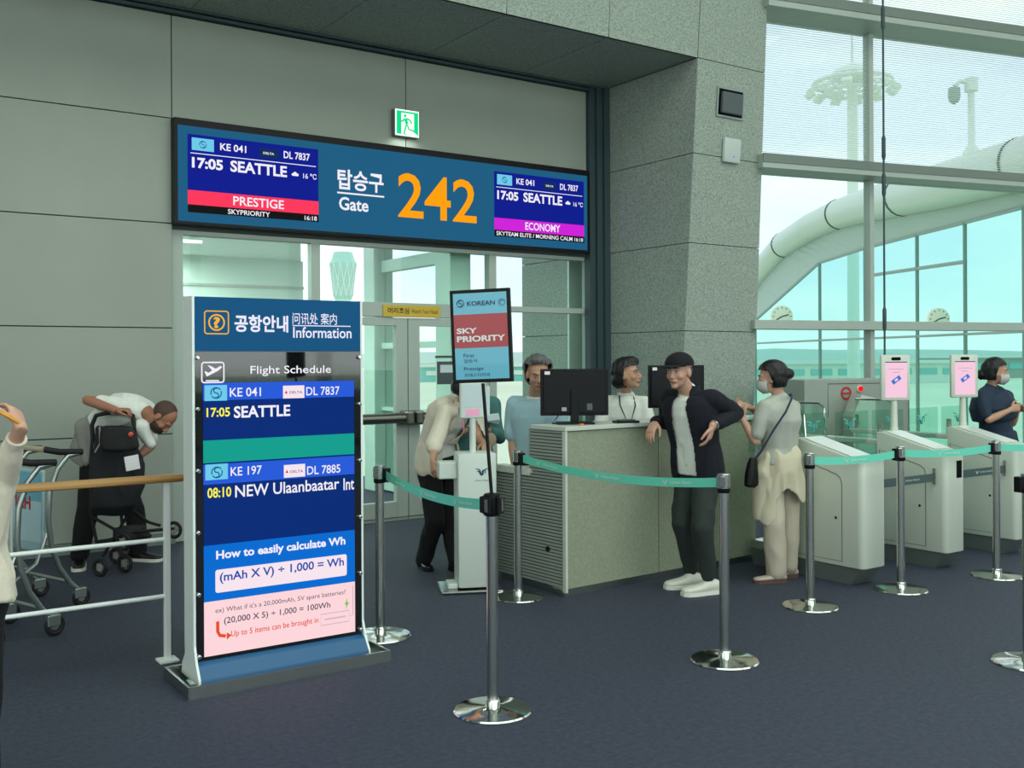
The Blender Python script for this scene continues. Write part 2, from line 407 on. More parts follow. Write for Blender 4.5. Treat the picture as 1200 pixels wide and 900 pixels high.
# gate door wall
gw = holder('window_1'); gw['label'] = 'aluminium-framed glazing around the gate doors'
YD = 9.05
def bar(x0, x1, z0, z1, par, y0=YD - .04, y1=YD + .06, m=None, name='window_frame'): return B(x0, x1, y0, y1, z0, z1, .004).build(name, m or M_FRAME, par)
bar(2.60, 2.70, 0, 2.78, gw); bar(7.26, 7.36, 0, 2.78, gw)
bar(2.70, 7.26, 2.70, 2.78, gw); bar(3.91, 4.00, 0, 2.70, gw); bar(5.93, 6.02, 0, 2.70, gw)
bar(2.70, 3.91, 2.10, 2.16, gw); bar(6.02, 7.26, 2.10, 2.16, gw); bar(4.00, 5.93, 2.02, 2.16, gw)
bar(2.70, 3.91, 0, 0.09, gw); bar(6.02, 7.26, 0, 0.09, gw)
for x0, x1, z0, z1 in ((2.70, 3.91, 2.16, 2.70), (4.0, 5.93, 2.16, 2.70), (6.02, 7.26, 2.16, 2.70), (2.70, 3.91, .09, 2.10), (6.02, 7.26, .09, 2.10)):
    B(x0, x1, YD, YD + .012, z0, z1).build('pane', M_GLASS_DOOR, gw)
for i, (x0, x1) in enumerate(((4.005, 4.945), (4.955, 5.925))):
    d = holder('door_%d' % (i + 1)); d['label'] = ['left', 'right'][i] + ' glazed leaf of the gate double door with a fat push bar'
    s0, s1 = (.10, .13) if i == 0 else (.13, .10)
    B(x0, x0 + s0, YD - .03, YD + .04, .015, 2.01, .003).build('stile', M_FRAME, d)
    B(x1 - s1, x1, YD - .03, YD + .04, .015, 2.01, .003).build('stile', M_FRAME, d)
    B(x0 + s0, x1 - s1, YD - .03, YD + .04, 1.93, 2.01, .003).build('rail', M_FRAME, d)
    B(x0 + s0, x1 - s1, YD - .03, YD + .04, .015, .17, .003).build('rail', M_FRAME, d)
    B(x0 + s0, x1 - s1, YD, YD + .012, .17, 1.93).build('pane', M_GLASS_DOOR, d)
    pb = MB().tube([(x0 + .06, YD - .12, 1.01), (x1 - .06, YD - .12, 1.01)], .052, 16).build('push_bar', mat('dark_satin_steel', (120, 120, 112), .3, .9), d, True)
    for xx in (x0 + .05, x1 - .05):
        B(xx - .045, xx + .045, YD - .19, YD - .02, .94, 1.08, .02).build('bracket', mat('dark_satin_steel', (120, 120, 112), .3, .9), d)
B(3.9, 6.02, 8.85, 9.2, 0.0, 0.012).build('threshold', M_STEEL, gw)
# yellow head notice
hn = thing('head_notice', 'small yellow warning notice fixed on the door head', 'notice', (4.66, YD - .045, 2.02))
B(0, .65, -.012, 0, 0, .115).build('plate', mat('yellow_plate', (215, 180, 60), .5), hn)
f = Face((0, -.012, 0), (1, 0, 0), (0, 0, 1), hn); M_DK = mat('dark_print', (45, 40, 25), .6)
f.text('머리조심', .05, .29, .03, .09, M_DK, .001, bold=.02); f.text('Watch Your Head', .315, .62, .036, .08, M_DK, .001)

# facade: bays along the glass line
FC = (Vector((8.57, 7.697, 0)), Vector((0.974, -0.225, 0)).normalized())
fac = holder('window_2'); fac['label'] = 'tall curved glass facade with horizontal transoms'
knots = [0.0, 1.58, 4.30, 6.6, 8.9]; ang = [0, 0, .02, .06, .08]
P_ = [FC[0]]; d0 = FC[1]
for i in range(1, len(knots)):
    dd = Matrix.Rotation(-ang[i], 3, 'Z') @ d0; P_.append(P_[-1] + dd * (knots[i] - knots[i - 1]))
P_[0] = FC[0] - d0 * .10
ZT = [0.12, 1.955, 3.71, 5.42, 7.2, 8.95]
for i in range(len(P_) - 1):
    a, b = P_[i], P_[i + 1]; L = (b - a).length; an = math.atan2((b - a).y, (b - a).x)
    X = Matrix.Translation(a) @ Matrix.Rotation(an, 4, 'Z')
    if i > 0: B(-.030, .030, -.05, .06, 0, 9, .004).build('mullion', M_FRAME, fac, xf=X)
    for k, z in enumerate(ZT):
        hh = (.055, .05, .075, .085, .09, .05)[k]
        dp = (.12, .14, .30, .42, .3, .1)[k]
        B(0, L, -dp, .10, z - hh, z + hh, .004).build('transom', M_FRAME, fac, xf=X)
        if k in (2, 3): B(0, L, -dp - .012, -dp, z - hh * .2, z + hh + .004).build('transom_fascia', mat('fascia_grey', (120, 132, 124), .5), fac, xf=X)
        if k < 5: B(0, L, 0, .012, z + hh, ZT[k + 1] - (.055, .05, .075, .085, .09, .05)[k + 1]).build('pane', M_GLASS_UP if k >= 2 else M_GLASS, fac, xf=X)
    B(0, L, -.16, .10, 0, .08).build('sill', M_FRAME, fac, xf=X)
# tension rod in front of the facade
rp = at(1037, 380, 10.95)
rd = thing('tension_rod', 'dark slim tension rod with turnbuckles running up the glass facade', 'rod', (rp.x, rp.y, 0))
MB().tube([(0, 0, 0), (0, 0, 9)], .011, 8).build('rod', M_TRIM, rd, True)
for z in (2.0, 3.45, 3.85, 5.25): MB().lathe([(.012, z - .13), (.022, z - .10), (.022, z + .10), (.012, z + .13)], n=10).build('turnbuckle', M_TRIM, rd, True)

# vestibule behind the doors
M_VES = mat('vestibule_white', (222, 240, 228), .7)
struct(MB().prism([(1.0, 9.3), (3.92, 9.3), (5.32, 12.6), (1.0, 12.6)], 'Z', 2.86, 3.0).build('ceiling_vestibule', M_VES))
struct(B(1.0, 1.15, 9.3, 12.7, 0, 2.86).build('wall_vestibule_side', M_VES))
for k in range(3):
    sl = thing('strip_lamp', 'slim ceiling strip lamp in the vestibule left of the doors, ' + ('nearest', 'middle', 'farthest')[k] + ' row', 'lamp', (2.9, 9.8 + k * .9, 2.86)); B(-.8, .5, -.03, .03, -.03, 0).build('tube', mat('lamp_white', (250, 255, 250), .5, emit=1.2), sl)
ub_ = holder('trim_2'); B(1.15, 5.2, 12.25, 12.33, 2.2, 2.86).build('upper_panel', M_VES, ub_); B(1.15, 5.2, 12.22, 12.25, 2.50, 2.53).build('upper_rib', M_FRAME, ub_)
vs_ = holder('wall_vestibule'); vs_['label'] = 'speckled stone pier seen through the glazing right of the doors'
for z0, z1 in ((0.0, .955), (.955, 1.875), (1.875, 2.785), (2.785, 3.5)):
    B(7.44, 7.47, 9.62, 10.55, z0 + .004, z1 - .004).build('stone_panel', M_STONE, vs_)
B(7.475, 7.60, 9.67, 10.54, 0, 3.49).build('core', M_SEAM, vs_); B(7.44, 8.4, 9.58, 9.615, 0, 3.5).build('side_cladding', M_VES, vs_)
vw = holder('window_3'); vw['label'] = 'mint steel framed glazing on the airside of the vestibule'
YV = 12.5; M_PG = glass('pale_glass', (.95, 1, .98))
for x in (1.2, 5.0): B(x, x + .22, YV - .2, YV + .12, 0, 2.86, .01).build('column', M_MINT, vw)
B(5.60, 5.86, 11.05, 11.33, 0, 3.6, .01).build('column', M_MINT, vw); B(5.62, 5.88, 9.30, 9.62, 0, 3.6, .01).build('column', M_MINT, vw)
for z, t in ((.08, .06), (1.0, .02), (1.76, .035), (2.72, .07)): B(5.70, 5.80, 9.62, 11.05, z - t, z + t).build('rail', M_MINT, vw)
for z in (.08, 1.0): B(5.22, 5.6, YV - .4, YV - .34, z - .02, z + .02).build('rail', M_MINT, vw); B(1.42, 5.0, YV - .05, YV + .05, z - .03, z + .03).build('rail', M_MINT, vw)
B(5.745, 5.757, 9.62, 11.05, .1, 3.5).build('pane', M_PG, vw); B(1.42, 5.0, YV, YV + .012, .1, 2.86).build('pane', M_PG, vw)
# ------------------------------------------------------------------ objects
# ------------------------------------------------------------------ outside
GZ = -4.5
struct(MB().add([(-900, -900, GZ), (1500, -900, GZ), (1500, 1500, GZ), (-900, 1500, GZ)], [(0, 1, 2, 3)]).build('ground_apron', mat('pale_apron', (214, 222, 196), .9, noise_amt=.06, noise_scale=.02)))
hb = MB(); hp = []
for k in range(41):
    a = math.radians(-20 + k * 3.2); hp.append((900 * math.sin(a + .2), 900 * math.cos(a + .2), 3 + 9 * abs(noise.noise(Vector((k * .31, 2, 0)))) + 5 * abs(math.sin(k * .4))))
hb.add([(x, y, GZ) for x, y, h in hp] + [(x, y, h) for x, y, h in hp] + [(x * 1.2, y * 1.2, GZ) for x, y, h in hp],
       [(i, i + 1, 41 + i + 1, 41 + i) for i in range(40)] + [(41 + i, 41 + i + 1, 82 + i + 1, 82 + i) for i in range(40)])
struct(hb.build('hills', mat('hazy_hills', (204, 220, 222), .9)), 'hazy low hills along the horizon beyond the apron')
M_FARW, M_FART, M_FARG = mat('far_white', (214, 224, 216), .7), mat('far_teal', (110, 190, 184), .6), mat('far_grey', (150, 164, 158), .7)
def far_building(px, w, h, depth, Z, m1, label, n=6, roof=None):
    p = at(px, 430, Z); t = thing('terminal_building', label, 'building', (p.x, p.y, GZ), -CA * .5)
    B(-w / 2, w / 2, 0, depth, 0, h).build('wall', m1, t)
    B(-w / 2 - .5, w / 2 + .5, -1, depth, h, h + .8).build('roof', roof or M_FARW, t)
    for k in range(n):
        x = -w / 2 + (k + .5) * w / n
        B(x - w / n * .38, x + w / n * .38, -.25, .05, h * .45, h * .75).build('window', M_FART if m1 is not M_FART else M_FARW, t)
far_building(680, 96, 4.2, 14, 300, M_FART, 'low teal hangar far across the apron, seen through the gate door glass', 9)
far_building(505, 40, 5.0, 14, 420, M_FARW, 'low white block far across the apron left of the teal hangar', 6)
far_building(1010, 60, 4.8, 14, 240, M_FARW, 'long pale terminal block on the horizon behind the left facade pane', 8)
far_building(1180, 40, 6.0, 14, 300, M_FARG, 'grey terminal block on the horizon behind the right facade pane', 6)
# control tower
p = at(403, 330, 280); tw = thing('control_tower', 'pale green airport control tower with a latticed flaring head', 'tower', (p.x, p.y, GZ), .4)
MB().lathe([(2.6, 0), (1.9, 22), (2.2, 23)], n=12).build('shaft', mat('tower_mint', (186, 216, 204), .6), tw, True)
MB().lathe([(2.3, 23), (2.7, 24), (3.7, 33), (3.2, 34), (2.6, 36)], n=12).build('tower_head', mat('tower_glass', (140, 196, 180), .4), tw)
lb = MB()
for k in range(12):
    a0, a1 = 2 * PI * k / 12, 2 * PI * (k + 1) / 12
    for q in (0, 1):
        b0, b1 = (a0, a1) if q else (a1, a0)
        lb.tube([(2.75 * math.cos(b0), 2.75 * math.sin(b0), 24), (3.8 * math.cos(b1), 3.8 * math.sin(b1), 33)], .13, 4)
lb.build('lattice', M_FARW, tw)
# neighbouring concourse: big roof-edge tube, soffit, teal glass
cpx = [(850, 400, 13, 60), (868, 362, 13.5, 56), (890, 322, 14, 52), (920, 287, 15, 48), (952, 266, 16, 44.5), (985, 251, 17.5, 42), (1020, 240, 20, 39.5), (1060, 230, 23, 37), (1113, 216, 27, 34), (1200, 192, 31, 30), (1300, 160, 36, 27)]
con = thing('concourse_wing', 'neighbouring concourse with a fat silver roof-edge tube and teal glass wall', 'building', (0, 0, 0))
tp = [at(x, y, Z) for x, y, r, Z in cpx]; rr = [r * Z / FPX for x, y, r, Z in cpx]
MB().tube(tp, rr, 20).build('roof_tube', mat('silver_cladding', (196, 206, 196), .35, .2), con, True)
for i in (3, 5, 7, 9):
    t = (tp[i + 1] - tp[i - 1]).normalized()
    MB().tube([tp[i] - t * .05, tp[i] + t * .05], rr[i] + .02, 20).build('tube_joint', M_SEAM, con, True)
gpx = [(850, 480, 55), (885, 376, 51), (961, 308, 43.5), (1014, 291, 40), (1075, 275, 36.5), (1131, 261, 33.5), (1200, 243, 30.5), (1300, 214, 27.5)]
gt = [at(x, y, Z) for x, y, Z in gpx]
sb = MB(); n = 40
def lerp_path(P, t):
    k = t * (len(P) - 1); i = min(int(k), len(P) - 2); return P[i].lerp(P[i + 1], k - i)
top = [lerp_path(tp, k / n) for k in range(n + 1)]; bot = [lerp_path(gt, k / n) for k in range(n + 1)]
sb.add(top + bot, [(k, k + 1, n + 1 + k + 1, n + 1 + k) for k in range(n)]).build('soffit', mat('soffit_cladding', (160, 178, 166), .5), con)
M_TEAL = glass('teal_glass_wall', (0.50, 0.86, 0.78), refl=.05)
for i in range(len(gt) - 1):
    a, b = gt[i], gt[i + 1]
    MB().add([Vector((a.x, a.y, GZ)), Vector((b.x, b.y, GZ)), b, a], [(0, 1, 2, 3)]).build('glass_panel', M_TEAL, con)
    MB().tube([a, b], .07, 6).build('edge_rail', M_FARG, con)
    if i > 0: MB().tube([Vector((a.x, a.y, GZ)) - FW * .08, a - FW * .08], .07, 6).build('mullion', mat('far_mullion', (110, 140, 132), .6), con)
    z = (EYE + (422 - 400) / FPX * 42)
    MB().tube([Vector((a.x, a.y, z)) - FW * .1, Vector((b.x, b.y, z)) - FW * .1], .05, 6).build('crossrail', M_FARG, con)
    if 3 <= i <= 4:
        MB().tube([at(gpx[i][0], (324, 315)[i - 3], gpx[i][2]) - FW * .1, at(gpx[i + 1][0], (315, 307)[i - 3], gpx[i + 1][2]) - FW * .1], .07, 6).build('crossrail', M_FARG, con)
for (px, py, Z, nm) in ((916, 371, 44.5, 'left'), (1099, 374, 34.3, 'right')):  # solid clocks added in place of clock reflections in the facade panes
    c = at(px, py, Z); ck = thing('clock_reflection', 'pale round clock on the teal concourse glass, ' + ('the one left of the mullion' if nm == 'left' else 'the one right of the rod'), 'clock', tuple(c), math.radians(-34.6))
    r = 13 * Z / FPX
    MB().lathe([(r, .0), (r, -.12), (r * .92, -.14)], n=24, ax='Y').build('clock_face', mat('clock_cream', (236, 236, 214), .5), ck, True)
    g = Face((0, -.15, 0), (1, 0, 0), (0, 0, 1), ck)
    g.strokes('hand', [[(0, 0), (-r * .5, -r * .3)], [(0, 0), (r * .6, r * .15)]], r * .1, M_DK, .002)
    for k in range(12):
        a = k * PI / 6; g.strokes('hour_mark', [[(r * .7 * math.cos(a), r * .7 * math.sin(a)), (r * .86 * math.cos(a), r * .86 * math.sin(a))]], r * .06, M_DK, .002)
# floodlight mast
M_MAST = mat('mast_grey', (222, 232, 224), .6)
p = at(1001, 300, 62); ms = thing('floodlight_mast', 'tall apron floodlight mast with a ring of lamps under a dome', 'mast', (p.x, p.y, GZ)); K = 62 / FPX
zz = lambda y: (420 - y) * K + EYE - GZ
MB().tube([(0, 0, 0), (0, 0, zz(88))], [.40, .30], 12).build('pole', M_MAST, ms, True)
MB().lathe([(.9, zz(95)), (1.3, zz(88)), (1.1, zz(82)), (.5, zz(77)), (.08, zz(74)), (.05, zz(30))], n=16).build('dome', M_MAST, ms, True)
MB().tube([(2.3 * math.cos(2 * PI * k / 24), 2.3 * math.sin(2 * PI * k / 24), zz(97)) for k in range(24)], .12, 6, True).build('ring', M_MAST, ms)
MB().tube([(1.6 * math.cos(2 * PI * k / 24), 1.6 * math.sin(2 * PI * k / 24), zz(108)) for k in range(24)], .10, 6, True).build('ring', M_MAST, ms)
for k in range(12):
    a = 2 * PI * k / 12; c, s_ = math.cos(a), math.sin(a)
    MB().tube([(.6 * c, .6 * s_, zz(94)), (2.3 * c, 2.3 * s_, zz(97)), (1.6 * c, 1.6 * s_, zz(108)), (.6 * c, .6 * s_, zz(110))], .06, 5).build('arm', M_MAST, ms)
    X = Matrix.Translation((2.5 * c, 2.5 * s_, zz(106))) @ Matrix.Rotation(a, 4, 'Z') @ Matrix.Rotation(.6, 4, 'Y')
    MB().box(-.30, .30, -.30, .30, -.16, .16, .05).build('lamp', M_MAST, ms, xf=X)
# CCTV on the tube
p = at(1141, 181, 32.5); cc = thing('camera_post', 'dome camera on a short bracket post standing on the silver roof tube', 'camera', tuple(p)); K = 32.5 / FPX
MB().lathe([(10.5 * K, -3 * K), (9.5 * K, 3 * K), (6 * K, 9 * K), (4 * K, 12 * K), (3.8 * K, 73 * K), (7.5 * K, 74 * K), (7.5 * K, 89 * K)], n=12).build('post', M_MAST, cc, True)
MB().tube([RT * (-5 * K) + UP * 84 * K, RT * (-13 * K) + UP * 86 * K, RT * (-20 * K) + UP * 80 * K], 2.5 * K, 8).build('bracket', M_MAST, cc, True)
MB().lathe([(6.5 * K, 78 * K), (7 * K, 68 * K), (5.5 * K, 62 * K), (1 * K, 59 * K)], c=tuple(RT * (-20 * K)), n=12).build('camera_dome', M_FARG, cc, True)

# ------------------------------------------------------------------ gate sign
def emi(name, rgb, e=1.0): return mat(name, rgb, .35, emit=e)
E_SIGN = emi('sign_blue', (30, 92, 128)); E_NAVY = emi('screen_navy', (14, 28, 140)); E_WH = emi('screen_white', (238, 236, 246)); E_RED = emi('screen_red', (250, 56, 92))
E_BLK = mat('screen_black', (5, 5, 8), .5, spec=.1); E_ORG = emi('sign_orange', (255, 160, 10)); E_MAG = emi('screen_magenta', (206, 34, 214)); E_SKY = emi('tile_sky', (110, 200, 232))
E_DKB = emi('tile_dark', (16, 44, 92)); E_LOGO = emi('logo_teal', (20, 96, 140))
sg = thing('gate_sign', 'wide blue illuminated sign reading Gate 242 with two flight screens', 'sign', (2.58, 8.85, 2.775))
B(0, 4.59, 0, .10, 0, .918, .004).build('frame', M_BLACK, sg)
f = Face((0, 0, 0), (1, 0, 0), (0, 0, 1), sg)
f.rect('face_panel', .03, 4.555, .025, .855, E_SIGN, .002)
f.tpx('탑승구', 397.5, 221.5, 451.5, 203.5, E_WH, bold=.022, off=.004); f.tpx('Gate', 399, 245.8, 433.5, 233.5, E_WH, bold=.02, off=.004)
f.strokes('rule', [[f.px(397, 225.5), f.px(452, 230.8)]], .016, E_WH, .004)
f.text('242', *[q for q in (f.px(468, 255)[0], f.px(560, 258)[0], f.px(515, 258)[1], f.px(515, 207)[1])], E_ORG, off=.004, bold=.012)
def screen(x0, x1, band, word, sub, main):
    a = f.px(x0, 200)[0]; b = f.px(x1, 212)[0]; v0, v1 = .105, .785
    s = f.rect('screen', a, b, v0, v1, E_NAVY, .004)
    W = b - a; H = v1 - v0; U = lambda t: a + t * W; V = lambda t: v1 - t * H
    f.rect('band', a, b, V(.93), V(.715), band, .006, s); f.rect('band', a, b, v0, V(.90), E_BLK, .0065, s)
    f.rect('tile', U(.03), U(.19), V(.20), V(.04), E_SKY, .006, s); swirl_logo(f, U(.11), V(.12), .030, E_LOGO, .008, s)
    f.text('KE 041', U(.235), U(.43), V(.165), V(.07), E_WH, .008, s, .02)
    f.rect('tile', U(.53), U(.68), V(.20), V(.07), E_DKB, .006, s); f.text('DELTA', U(.56), U(.645), V(.15), V(.12), E_WH, .008, s, .02)
    f.text('DL 7837', U(.72), U(.93), V(.175), V(.075), E_WH, .008, s, .02)
    f.rect('rule', U(.02), U(.98), V(.245), V(.235), E_WH, .006, s)
    f.text('17:05', U(.03), U(.255), V(.43), V(.29), E_WH, .008, s, .035); f.text('SEATTLE', U(.31), U(.745), V(.43), V(.28), E_WH, .008, s, .03)
    for du, dv, rr_ in ((-.022, -.004, .012), (0, .004, .018), (.022, -.004, .013)): f.disc('cloud_icon', U(.81) + du, V(.375) + dv, rr_, E_WH, .008, s)
    f.rect('cloud_icon', U(.81) - .024, U(.81) + .024, V(.375) - .016, V(.375), E_WH, .008, s)
    f.text('16 ℃', U(.875), U(.985), V(.42), V(.345), E_WH, .008, s, .01)
    f.text(word, U(.33), U(.72), V(.865), V(.745), E_WH, .008, s, .015)
    f.text(sub[0], U(sub[1]), U(sub[2]), V(.985), V(.92), E_WH, .0085, s, .015)
    f.text('16:18', U(.885), U(.985), V(.985), V(.925), E_WH, .0085, s, .015)
screen(222, 375, E_RED, 'PRESTIGE', ('SKYPRIORITY', .29, .61), 0); screen(581, 686, E_MAG, 'ECONOMY', ('SKYTEAM ELITE / MORNING CALM', .02, .86), 1)
# exit sign
ex = thing('exit_sign', 'small lit green running-figure exit sign above the gate sign', 'sign', (4.735, 8.95, 3.80))
B(0, .275, -.075, 0, 0, .268, .008).build('housing', mat('grey_housing', (110, 120, 114), .5), ex)
f = Face((0, -.076, 0), (1, 0, 0), (0, 0, 1), ex)
E_GRN = emi('exit_green', (10, 214, 130), 1.1); E_XW = emi('exit_white', (236, 255, 244), 1.3)
f.rect('face_panel', .004, .271, .004, .264, E_XW, .001); f.rect('door_left', .02, .072, .02, .236, E_GRN, .002); f.rect('door_top', .02, .262, .232, .250, E_GRN, .002); f.poly('door_right', [(.215, .05), (.262, .02), (.262, .236), (.215, .236)], E_GRN, .002)
f.disc('figure', .115, .205, .015, E_GRN, .003)
f.strokes('figure', [[(.118, .178), (.135, .125)]], .034, E_GRN, .003)
f.strokes('figure', [[(.11, .175), (.085, .148), (.06, .15)], [(.125, .18), (.165, .17), (.19, .135)], [(.13, .125), (.115, .075), (.10, .025), (.125, .022)], [(.14, .12), (.155, .075), (.20, .068), (.235, .05)]], .017, E_GRN, .003)
le = area_lamp('exit_sign_glow', (4.87, 8.86, 3.79), .22, .04, 0.6, (.85, 1, .9))
# two devices on the stone pillar
c = (8.20 * .9 + .0, 0, 0)
def on_pillar(px, py):
    d = at(px, py, 1) - Vector((0, 0, EYE)); k = 7.6 / d.y
    for _ in range(5): k = (yf(EYE + d.z * k)) / d.y
    return Vector((0, 0, EYE)) + d * k
p0, p1 = on_pillar(843, 134), on_pillar(873, 109)
bx = thing('recessed_speaker', 'grey box in a dark square recess high on the stone pillar', 'speaker', (p0.x, p0.y - .006, p0.z)); bx.rotation_euler = (.075, 0, 0)
w, h = p1.x - p0.x, p1.z - p0.z
MB().box(-.02, w + .02, -.012, .0, -.02, 0).box(-.02, w + .02, -.012, 0, h, h + .02).box(-.02, 0, -.012, 0, 0, h).box(w, w + .02, -.012, 0, 0, h).build('frame', M_FARG, bx)
B(0, w, -.003, 0, 0, h).build('recess', E_BLK, bx)
B(.03, w - .03, -.05, -.003, .02, h - .03, .012).build('box', mat('slate_plastic', (86, 96, 98), .5), bx)
p0, p1 = on_pillar(847, 190), on_pillar(868, 164); w, h = p1.x - p0.x, p1.z - p0.z
ap = thing('access_point', 'white rounded wireless access point low on the stone pillar front', 'device', (p0.x, p0.y - .002, p0.z)); ap.rotation_euler = (.075, 0, 0)
B(0, w, -.05, 0, 0, h, .022).build('body', mat('device_white', (200, 210, 204), .4), ap, True)
g = Face((0, -.051, 0), (1, 0, 0), (0, 0, 1), ap); g.disc('status_light', w * .55, h * .25, .010, emi('violet_led', (120, 120, 240)), .002)

# ------------------------------------------------------------------ information pylon
py = thing('information_pylon', 'tall flight information pylon with blue header and lit screen in steel tray', 'pylon', (1.515, 4.92, 0), 0)
M_PSIDE = mat('pylon_aluminium', (238, 248, 243), .4); M_PBLUE = mat('pylon_blue', (28, 92, 136), .4)
def prof(h0, h1, y0, y1, xa, xb, name, m): return B(xa, xb, y0, y1, h0, h1).build(name, m, py)
SP = [(-.085, .03), (.20, .03), (.19, .08), (.14, .14), (.145, .20), (.145, 1.90), (.0, 1.90), (.0, .20), (-.03, .12), (-.075, .055), (-.08, .03)]
MB().prism([(y, z) for y, z in SP], 'X', 0, .012).build('side_post', M_PSIDE, py)
MB().prism([(y, z) for y, z in SP], 'X', .897, .909).build('side_post', M_PSIDE, py)
B(.012, .897, .004, .14, 1.63, 1.895).build('header', M_PBLUE, py)
B(.012, .897, -.002, .14, .125, 1.63, .003).build('screen_housing', mat('gloss_black', (10, 12, 16), .06, coat=1), py)
MB().prism([(.09, .03), (-.085, .03), (-.078, .055), (-.035, .11), (-.003, .124), (.09, .124)], 'X', .012, .897).build('foot_cowl', M_PBLUE, py)
tb = MB(); x0, x1, y0, y1 = -.075, .985, -.16, .24
tb.box(x0, x1, y0, y0 + .012, 0, .058).box(x0, x1, y1 - .012, y1, 0, .058).box(x0, x0 + .012, y0 + .012, y1 - .012, 0, .058).box(x1 - .012, x1, y0 + .012, y1 - .012, 0, .058).box(x0 + .012, x1 - .012, y0 + .012, y1 - .012, 0, .01)
tb.build('tray', M_STEEL, py)
for x in (.024, .885):
    for z in (.15, .45, .75, 1.05, 1.35, 1.60): MB().lathe([(.010, 0), (.010, -.014), (.006, -.018)], (x, -.002, z), 12, 'Y').build('stud', M_CHROME, py, True)
f = Face((0, -.0005, 0), (1, 0, 0), (0, 0, 1), py)
E_HW = emi('header_white', (232, 232, 250)); E_HO = emi('header_orange', (240, 178, 60))
f.rect('header_face', .013, .896, 1.635, 1.897, emi('header_blue', (26, 88, 132), .9), -.002)
a0 = f.px(240, 391); a1 = f.px(268, 365)
uc, vc = (a0[0] + a1[0]) / 2, (a0[1] + a1[1]) / 2; hw = (a1[0] - a0[0]) / 2; hh = (a1[1] - a0[1]) / 2; r = .012
rp_ = arc(uc + hw - r, vc + hh - r, r, 0, 90, 4) + arc(uc - hw + r, vc + hh - r, r, 90, 180, 4) + arc(uc - hw + r, vc - hh + r, r, 180, 270, 4) + arc(uc + hw - r, vc - hh + r, r, 270, 360, 4); rp_.append(rp_[0])
f.strokes('badge', [rp_], .006, E_HO, .003)
f.strokes('badge', [arc(uc, vc, hh * .68, 0, 360, 24)], .008, E_HO, .003); f.text('?', uc - .017, uc + .017, vc - .028, vc + .028, E_HO, .003, bold=.04)
f.tpx('공항안내', 275, 389, 338, 370, E_HW, bold=.028, off=.003); f.tpx('问讯处 案内', 343, 380, 395, 367.5, E_HW, bold=.006, off=.003)
f.strokes('rule', [[f.px(343, 381.5), f.px(411, 382.5)]], .005, E_HW, .003); f.tpx('Information', 343.5, 396, 412, 384, E_HW, bold=.012, off=.003)
# screen picture
SCR = lambda x0, y0, x1, y1, m, off=.002, nm='band', par=None: None
f = Face((0, -.0035, 0), (1, 0, 0), (0, 0, 1), py)
pxr = (236.5, 413)
ua, ub = f.px(236.5, 600)[0], f.px(413.5, 600)[0]
def vz(y): return f.px(236.5, y)[1]          # heights read down the left edge of the picture
PB = emi('screen_blue', (40, 90, 214)); PN = emi('screen_deep', (8, 44, 118)); PT = emi('screen_teal', (20, 156, 140)); PR = emi('screen_azure', (8, 106, 206)); PP = emi('screen_pink', (250, 212, 216))
E_YEL = emi('screen_yellow', (250, 240, 80)); E_BL2 = emi('print_blue', (24, 74, 168)); E_DK2 = emi('print_dark', (70, 70, 92)); E_ORR = emi('print_vermilion', (228, 76, 40)); E_PW = emi('panel_white', (244, 226, 236)); E_PG = emi('print_green', (110, 190, 60))
scn = f.rect('screen', ua, ub, vz(770), vz(449), PN, .001)
def bnd(ya, yb, m, nm='band'): return f.rect(nm, ua, ub, vz(yb), vz(ya), m, .002, scn)
bnd(449, 469.5, PB); bnd(516.5, 543, PT); bnd(545, 568.5, PB); bnd(640, 706, PR); bnd(706, 770, PP)
def T(s, x0, x1, yb, yt, m, bold=.0):
    """text placed by its picture box: x on the photo, y measured at its own left edge"""
    a = f.px(x0, yb); b = f.px(x0, yt); c = f.px(x1, (yb + yt) / 2)
    return f.text(s, a[0], c[0], a[1], b[1], m, .005, scn, bold)
# header row of the picture
f.tpx('Flight Schedule', 293, 441, 387.5, 428, E_WH, off=.003, bold=.008)
a0, a1 = f.px(236, 449), f.px(262, 424); uc, vc = (a0[0] + a1[0]) / 2, (a0[1] + a1[1]) / 2; hh = (a1[1] - a0[1]) / 2 * .95; hw = (a1[0] - a0[0]) / 2
rp_ = arc(uc + hw - r, vc + hh - r, r, 0, 90, 4) + arc(uc - hw + r, vc + hh - r, r, 90, 180, 4) + arc(uc - hw + r, vc - hh + r, r, 180, 270, 4) + arc(uc + hw - r, vc - hh + r, r, 270, 360, 4); rp_.append(rp_[0])
f.strokes('badge', [rp_], .007, E_WH, .003); f.strokes('plane_icon', [[(uc - .035, vc - .040), (uc + .03, vc - .040)]], .006, E_WH, .003)
f.poly('plane_icon', [(uc - .042, vc + .004), (uc - .034, vc + .006), (uc - .022, vc - .002), (uc - .004, vc + .010), (uc - .026, vc + .034), (uc - .016, vc + .034), (uc + .014, vc + .018), (uc + .038, vc + .032), (uc + .046, vc + .026), (uc + .03, vc + .010), (uc - .03, vc - .020)], E_WH, .003)
